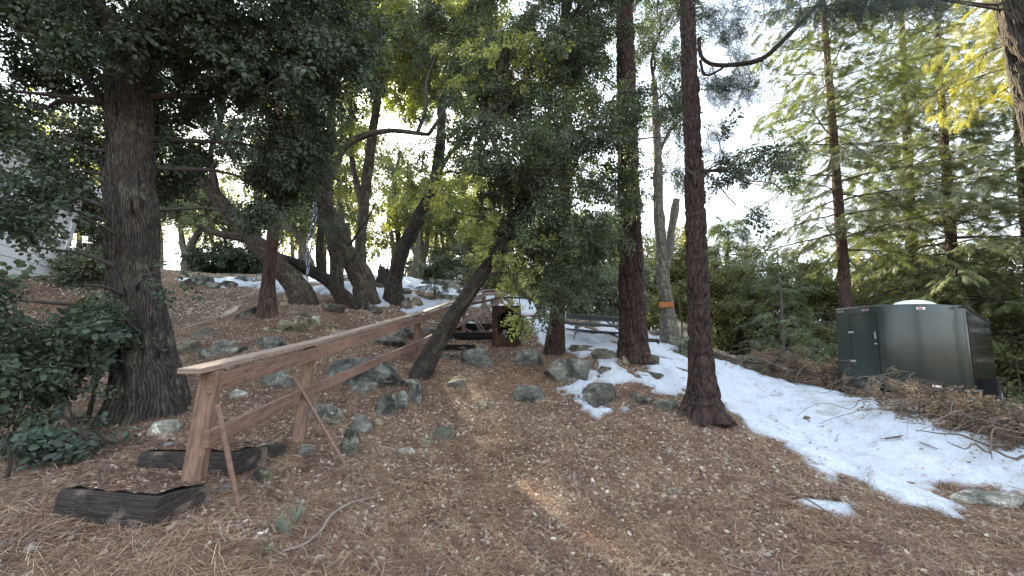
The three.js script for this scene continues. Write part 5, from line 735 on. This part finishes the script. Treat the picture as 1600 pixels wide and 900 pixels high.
{ // enclosed trailer
  const root = thing('trailer', 'dark grey green enclosed cargo trailer with a rounded front parked behind the brush pile', 'trailer', V(0, 0, 0));
  const a = at(1316, 603, 10.6), top0 = at(1316, 484, 10.6), b = at(1502, 617, 8.95), L = Math.hypot(b.x - a.x, b.z - a.z), h = top0.y - a.y, yaw = -Math.atan2(b.z - a.z, b.x - a.x), roll = Math.atan2(b.y - a.y, L);
  root.position.copy(a); root.rotation.set(0, yaw, roll, 'YZX');
  const paint = new THREE.MeshPhysicalMaterial({ color: lin(0.040, 0.054, 0.046), roughness: 0.29, metalness: 0.35, clearcoat: 0.35, clearcoatRoughness: 0.18, bumpMap: scaled(T.grey, 1, 0.3), bumpScale: 0.004, roughnessMap: null }), chrome = std({ color: lin(0.7, 0.7, 0.7), metalness: 0.9, roughness: 0.3 }), red = std({ color: lin(0.3, 0.02, 0.02), roughness: 0.25 }), seam = std({ color: lin(0.008, 0.009, 0.01) }), tyre = std({ color: lin(0.02, 0.02, 0.02) }), white = std({ color: lin(0.75, 0.77, 0.74), roughness: 0.5 });
  const Z = (u) => { const t = u / L; return 0.32 * Math.sin(Math.PI * clamp(t, 0, 1)) - 0.30 * Math.pow(clamp((t - 0.78) / 0.22, 0, 1), 2); }, len = 4.2;
  const s = new THREE.Shape(), N = 40; s.moveTo(0, len); for (let i = 0; i <= N; i++) { const u = L * i / N; s.lineTo(u, -Z(u)); } const zr = -Z(L); for (let i = 1; i <= 6; i++) { const t = i / 6 * Math.PI / 2; s.lineTo(L + 0.12 * Math.sin(t), zr + 0.12 - 0.12 * Math.cos(t)); } s.lineTo(L + 0.12, len); s.closePath();
  const body = new THREE.ExtrudeGeometry(s, { depth: h - 0.06, bevelEnabled: true, bevelSize: 0.03, bevelThickness: 0.03, bevelSegments: 3, steps: 1 }); body.rotateX(Math.PI / 2); body.translate(0, h - 0.03, 0);   // shape y -> -z after the flip below
  { const P = body.attributes.position; for (let i = 0; i < P.count; i++) { P.setZ(i, -P.getZ(i)); } const ix = body.index; const idx = []; const n = ix ? ix.count : P.count; for (let i = 0; i < n; i += 3) { const g = (k) => ix ? ix.getX(k) : k; idx.push(g(i), g(i + 2), g(i + 1)); } body.setIndex(idx); }
  const add = (n, g, m, p = root) => { const q = meshOf(n, g, m); p.add(q); return q; };
  add('body', toCreasedNormals(body, 0.6), paint);
  const onFace = (u, y, w, hh, dz, tk) => { const nn = 10, g = new THREE.BoxGeometry(w, hh, tk, nn, 1, 1), P = g.attributes.position; for (let i = 0; i < P.count; i++) { const x = P.getX(i) + u; P.setXYZ(i, x, P.getY(i) + y, P.getZ(i) + Z(x) + 0.03 + dz); } g.computeVertexNormals(); return g; };
  const face = L * 0.145, dw = L * 0.27, dh = h * 0.78, dy = h * 0.12 + dh / 2;
  add('door_seam', onFace(face + dw / 2, dy, dw + 0.035, dh + 0.035, 0.0, 0.006), seam); const door = add('door', onFace(face + dw / 2, dy, dw, dh, 0.008, 0.012), paint);
  for (const u of [0.475, 0.80]) add('reflection_line', onFace(L * u, h * 0.5, 0.006, h * 0.93, 0.0, 0.003), seam);  // thin dark strips painted in for faint upright reflections, not joints
  for (const y of [0.26, 0.72]) add('hinge', onFace(face + 0.02, dy - dh / 2 + dh * y, 0.12, 0.045, 0.022, 0.014), chrome, door);
  add('handle', onFace(face + dw - 0.035, dy + dh * 0.16, 0.028, 0.17, 0.03, 0.02), chrome, door); add('lock', onFace(face + dw - 0.04, dy + dh * 0.03, 0.035, 0.02, 0.024, 0.02), white, door);
  for (const [u, y] of [[0.05 * L, h * 0.955], [0.32 * L, h * 0.95], [0.79 * L, h * 0.945], [0.845 * L, h * 0.075]]) { const l = add('marker_light', onFace(u, y, 0.13, 0.05, 0.008, 0.016), chrome); const e = onFace(u, y, 0.08, 0.026, 0.02, 0.012); add('lens', e, y < h / 2 ? white : red, l); }
  const sph = new THREE.SphereGeometry(0.05, 12, 8); sph.scale(0.6, 1.2, 0.6); sph.translate(L + 0.11, h * 0.90, zr * -1 + 0.0 - 0.07); add('marker_light', sph, red);
  const dome = new THREE.SphereGeometry(0.5, 28, 8, 0, 6.2832, 0, Math.PI / 2); dome.scale(0.85, 0.36, 0.8); dome.translate(L * 0.66, h + 0.02, -0.6); add('roof_vent', dome, white); const vb = new THREE.BoxGeometry(1.0, 0.03, 0.95); vb.translate(L * 0.66, h + 0.015, -0.75); add('vent_base', vb, white);
  const trim = new THREE.BoxGeometry(0.02, 0.05, len - 0.4); trim.translate(L + 0.16, h * 0.05, -len / 2 - 0.3); add('side_trim', trim, chrome);
  const trim2 = new THREE.BoxGeometry(0.02, 0.04, len - 0.2); trim2.translate(L + 0.16, h - 0.03, -len / 2 - 0.15); add('roof_trim', trim2, seam);
  for (const z of [-2.0, -2.75]) { const w = add('wheel', (() => { const g = new THREE.TorusGeometry(0.27, 0.09, 12, 28); g.rotateY(Math.PI / 2); g.translate(L + 0.26, -0.05, z); return g; })(), tyre); const r = new THREE.CylinderGeometry(0.2, 0.2, 0.1, 20); r.rotateZ(Math.PI / 2); r.translate(L + 0.27, -0.05, z); add('rim', r, white, w); }
  const fd = new THREE.BoxGeometry(0.26, 0.03, 1.7); fd.translate(L + 0.26, 0.36, -2.37); add('fender', fd, seam); const fe = new THREE.BoxGeometry(0.26, 0.42, 0.03); fe.translate(L + 0.26, 0.15, -1.5); add('fender', fe, seam);
  const panel = new THREE.BoxGeometry(0.012, h * 0.9, len - 0.7); panel.translate(L + 0.157, h * 0.5, -len / 2 - 0.28); add('dark_reflection_sheet', panel, new THREE.MeshPhysicalMaterial({ color: lin(0.012, 0.015, 0.014), roughness: 0.12, specularIntensity: 0.6 }));  // added dark sheet; its colour stands in for dim reflections along the side
  const under = new THREE.BoxGeometry(L * 0.9, 0.12, len - 0.6); under.translate(L / 2, -0.07, -len / 2 - 0.2); add('chassis', under, seam);
}
{ // house corner
  const c = at(122, 330, 12), y0 = 4.3, z0 = c.z, zF = -4.6, root = thing('house', 'white house with wide horizontal siding and dark eaves behind the leaves of the large oak', 'house', V(c.x, y0, z0)), wh = std({ color: lin(0.80, 0.82, 0.84), roughness: 0.7 }), dk = std({ color: lin(0.05, 0.045, 0.04) }), roofM = std({ map: T.grey, color: lin(0.10, 0.09, 0.08) });
  const pitch = 0.42, yTop = 7.45, bh = 0.27, n = 20;
  { const sh = new THREE.Shape(); const W = zF - z0; sh.moveTo(0, 0); sh.lineTo(W, 0); sh.lineTo(W, yTop + W * pitch - y0); sh.lineTo(0, yTop - y0); sh.closePath(); const g = new THREE.ExtrudeGeometry(sh, { depth: 5, bevelEnabled: false }); g.rotateY(-Math.PI / 2); g.translate(c.x - 0.03, y0, z0); part(root, 'wall', g, std({ color: lin(0.12, 0.12, 0.12) })); }
  for (let i = 0; i < n; i++) { const y = y0 + 0.02 + i * bh, zs = Math.max(z0 + 0.1, y + bh > yTop ? z0 + (y + bh - yTop) / pitch : -99); if (zs > zF - 0.3) continue; const g = new THREE.BoxGeometry(0.028, bh - 0.022, zF - zs); g.rotateZ(-0.06); g.translate(c.x - 0.006, y + bh / 2, (zF + zs) / 2); part(root, 'plank', g, wh); }
  const tr = new THREE.BoxGeometry(0.07, yTop - y0, 0.12); tr.translate(c.x + 0.01, (yTop + y0) / 2, z0 + 0.04); part(root, 'corner_trim', tr, wh);
  const W = zF - z0 + 0.9, ang = Math.atan(pitch), rf = new THREE.BoxGeometry(6, 0.14, W / Math.cos(ang)); rf.rotateX(-ang); rf.translate(c.x - 2.3, yTop + 0.12 + pitch * (W / 2 - 0.9), z0 - 0.9 + W / 2); part(root, 'roof', rf, roofM);
  const fa = new THREE.BoxGeometry(0.04, 0.2, W / Math.cos(ang)); fa.rotateX(-ang); fa.translate(c.x + 0.72, yTop + 0.06 + pitch * (W / 2 - 0.9), z0 - 0.9 + W / 2); part(root, 'fascia', fa, wh);
  const fo = new THREE.BoxGeometry(5.4, 0.6, zF - z0 - 0.1); fo.translate(c.x - 2.7, y0 - 0.28, (zF + z0) / 2); part(root, 'foundation', fo, std({ map: T.grey, color: lin(0.3, 0.29, 0.27) }));
}
{ // brush pile: branches one by one, the twiggy dead leaves as one mass
  const r = rng(313), spine = [[1185, 578, 0.25, 0.5], [1215, 590, 0.5, 0.7], [1255, 602, 0.65, 0.8], [1300, 615, 0.55, 0.85], [1340, 624, 0.52, 0.95], [1390, 632, 0.5, 0.95], [1440, 648, 0.36, 0.9], [1490, 662, 0.3, 0.9], [1540, 675, 0.26, 0.9], [1590, 688, 0.24, 0.9], [1650, 702, 0.24, 0.9], [1720, 712, 0.24, 0.8]].map(([x, y, h, w]) => { const p = ground(x, y); return { p, h, w }; });
  const c0 = spine[5].p, root = thing('brush_pile', 'long pile of cut dead branches and dried leaves between the snow and the trailer', 'brush pile', c0.clone());
  const L = new Leaves(), tw = [];
  const spot = () => { const k = r() * (spine.length - 1.001), i = k | 0, f = k - i, a = spine[i], b = spine[i + 1], p = a.p.clone().lerp(b.p, f), w = lerp(a.w, b.w, f), h = lerp(a.h, b.h, f) * 1.6, ox = (r() - 0.5) * 2, oz = (r() - 0.5) * 2; p.x += ox * w * 0.6; p.z += oz * w * 0.8; const q = Math.max(0, 1 - (ox * ox + oz * oz) / 2); p.y = H(p.x, p.z) + 0.03 + h * q * r(); return p; };
  for (let i = 0; i < 120; i++) { const a = spot(), an = r() * 6.28, l = 0.7 + r() * 1.5, b = a.clone().add(V(Math.cos(an) * l, 0, Math.sin(an) * l * 0.6)); b.y = Math.max(H(b.x, b.z) + 0.02, a.y - 0.2 + r() * 0.35); const rr = 0.007 + r() * r() * 0.02; part(root, 'branch', stick(crooked(a, b, 0.05 + r() * 0.1, r, 7, 0.13), rr, rr * 0.35, 6, 0.12), r() < 0.25 ? M.paleTwig : M.deadWood); }
  for (const [x0, y0, x1, y1, s] of [[1245, 590, 1270, 545, 0.5], [1236, 585, 1200, 552, 0.4], [1395, 610, 1405, 578, 0.35], [1420, 620, 1500, 605, 0.4], [1560, 660, 1470, 640, 0.1], [1600, 690, 1430, 672, 0.1], [1620, 706, 1480, 690, 0.05], [1210, 575, 1190, 556, 0.3]]) { const a = ground(x0, y0 + 16); const b = at(x1, y1, -a.z - 0.1); part(root, 'branch', stick(crooked(a, b, s * 0.3, r, 7, 0.1), 0.019, 0.006, 6, 0.1), M.deadWood); }
  for (let i = 0; i < 620; i++) { const a = spot(), an = r() * 6.28, l = 0.2 + r() * 0.55, b = a.clone().add(V(Math.cos(an) * l, (r() - 0.25) * 0.25, Math.sin(an) * l)); tw.push(stick(crooked(a, b, 0.1, r, 3, 0.2), 0.007, 0.003, 3, 0.15)); }
  part(root, 'twigs', mergeGeometries(tw), M.deadWood, true);
  for (let i = 0; i < 1250; i++) { const p = spot(); L.add(p, V(r() - 0.5, (r() - 0.7) * 0.7, r() - 0.5).normalize(), r() * 6, 0.5 + r() * 0.55, (() => { const k = 0.35 + r() * 0.9; return [k, k * (0.9 + r() * 0.12), k * 0.95]; })()); }
  L.build(root, 'dead_foliage', SPRIG.oak, M.deadLeaf, 5);
}
{ // pine twig with three green tufts, loose sticks and cones
  const px = [[585, 786], [545, 797], [515, 818], [500, 842], [470, 866], [440, 875]], pts = px.map(([x, y]) => ground(x, y).add(V(0, 0.055, 0))), root = thing('pine_twig', 'broken pale pine twig with three green needle tufts on the ground', 'pine twig', pts[4].clone());
  part(root, 'stem', tube(pts, [0.007, 0.011, 0.012, 0.011, 0.010, 0.008], { seg: 6, step: 0.05 }), M.paleTwig);
  const gm = std({ color: lin(0.12, 0.17, 0.11), side: THREE.DoubleSide, roughness: 0.55 }), dm = rng(21);
  for (const [x, y, x2, y2, jx, jy, name] of [[458, 829, 475, 802, 502, 832], [452, 845, 418, 832, 494, 848], [435, 873, 395, 880, 440, 875]]) {
    const a = ground(x, y).add(V(0, 0.04, 0)), b = ground(x2, y2).add(V(0, 0.06, 0)), j = ground(jx, jy).add(V(0, 0.035, 0)), ax = b.clone().sub(a).normalize(), t = new Tri();
    const tw = part(root, 'side_twig', tube([j, j.clone().lerp(a, 0.5).add(V(0, -0.015, 0.01)), a, a.clone().addScaledVector(ax, 0.06)], [0.008, 0.007, 0.006, 0.005], { seg: 5, step: 0.05 }), M.paleTwig);
    for (let k = 0; k < 80; k++) { const d = ax.clone().multiplyScalar(0.95).add(V(dm() - 0.5, (dm() - 0.2) * 1.0, dm() - 0.5).multiplyScalar(1.7)).normalize(), s = V(0, 0, 0).crossVectors(d, Y).normalize(), o = a.clone().addScaledVector(ax, dm() * 0.1), l = 0.13 + dm() * 0.10; t.blade(o, d, s, l, 0.003); }
    part(root, 'needle_tuft', t.geo(), gm, true);
  }
  const sticks = [[[[540, 800], [560, 793], [584, 787]], 0.006, 'thin stick'], [[[700, 795], [655, 806]], 0.006, ''], [[[868, 806], [874, 820], [862, 832], [838, 832]], 0.007, 'thin curved brown stick in the needles below the sunlit patch'], [[[1246, 660], [1225, 668], [1190, 664]], 0.008, 'thin dark twig'], [[[1385, 699], [1440, 691], [1470, 686]], 0.012, 'dark thin branch lying across the snow below the brush pile'], [[[1440, 705], [1468, 716]], 0.006, 'short dark twig on the snow below the thin branch'], [[[0, 862], [12, 848], [24, 852]], 0.02, 'thick crooked root end beside the white stone'], [[[690, 640], [712, 652], [735, 660]], 0.006, ''], [[[725, 595], [724, 622]], 0.010, 'pale upright splinter of wood standing in the needles'], [[[240, 716], [262, 704], [285, 694]], 0.006, 'thin dark stick leaning on the upper timber step'], [[[1200, 775], [1262, 800], [1320, 840]], 0.007, 'long thin twig in brown needles under the thin snow remnant']];
  for (const [l, r, label] of sticks) { if (!label || label.startsWith('thin stick')) continue; const p = l.map(([x, y]) => ground(x, y).add(V(0, 0.02 + (label.includes('snow') ? 0.11 : 0), 0))), g = tube(p, p.map((_, i) => r * (1.3 - 0.6 * i / p.length)), { seg: 6, step: 0.06 }), c = centred(g); top('stick', g, label.includes('pale') ? M.paleTwig : M.deadWood, { label: label === 'thin dark twig' ? 'thin dark twig lying on snow below the fallen log' : label, category: 'stick', group: 'sticks lying about' }).position.copy(c); }
  const cone = ground(1263, 664), cg = new THREE.SphereGeometry(0.045, 14, 10); { const P = cg.attributes.position; for (let i = 0; i < P.count; i++) { const y = P.getY(i), a = Math.atan2(P.getZ(i), P.getX(i)), k = 1 + 0.18 * Math.sin(a * 7 + y * 160); P.setXYZ(i, P.getX(i) * k, y * 1.5, P.getZ(i) * k); } cg.rotateZ(1.3); cg.computeVertexNormals(); } top('pine_cone', cg, M.deadWood, { label: 'dark pine cone lying on the open snow', category: 'pine cone' }).position.copy(cone).add(V(0, 0.12, 0));
}
// ---------------------------------------------------------------- draw
const renderer = new THREE.WebGLRenderer({ antialias: true });
renderer.toneMapping = THREE.LinearToneMapping; renderer.toneMappingExposure = EXPOSURE;
renderer.outputColorSpace = THREE.SRGBColorSpace; renderer.shadowMap.enabled = true; renderer.shadowMap.type = THREE.PCFSoftShadowMap;
renderer.setSize(1024, 576);
renderer.render(scene, camera);
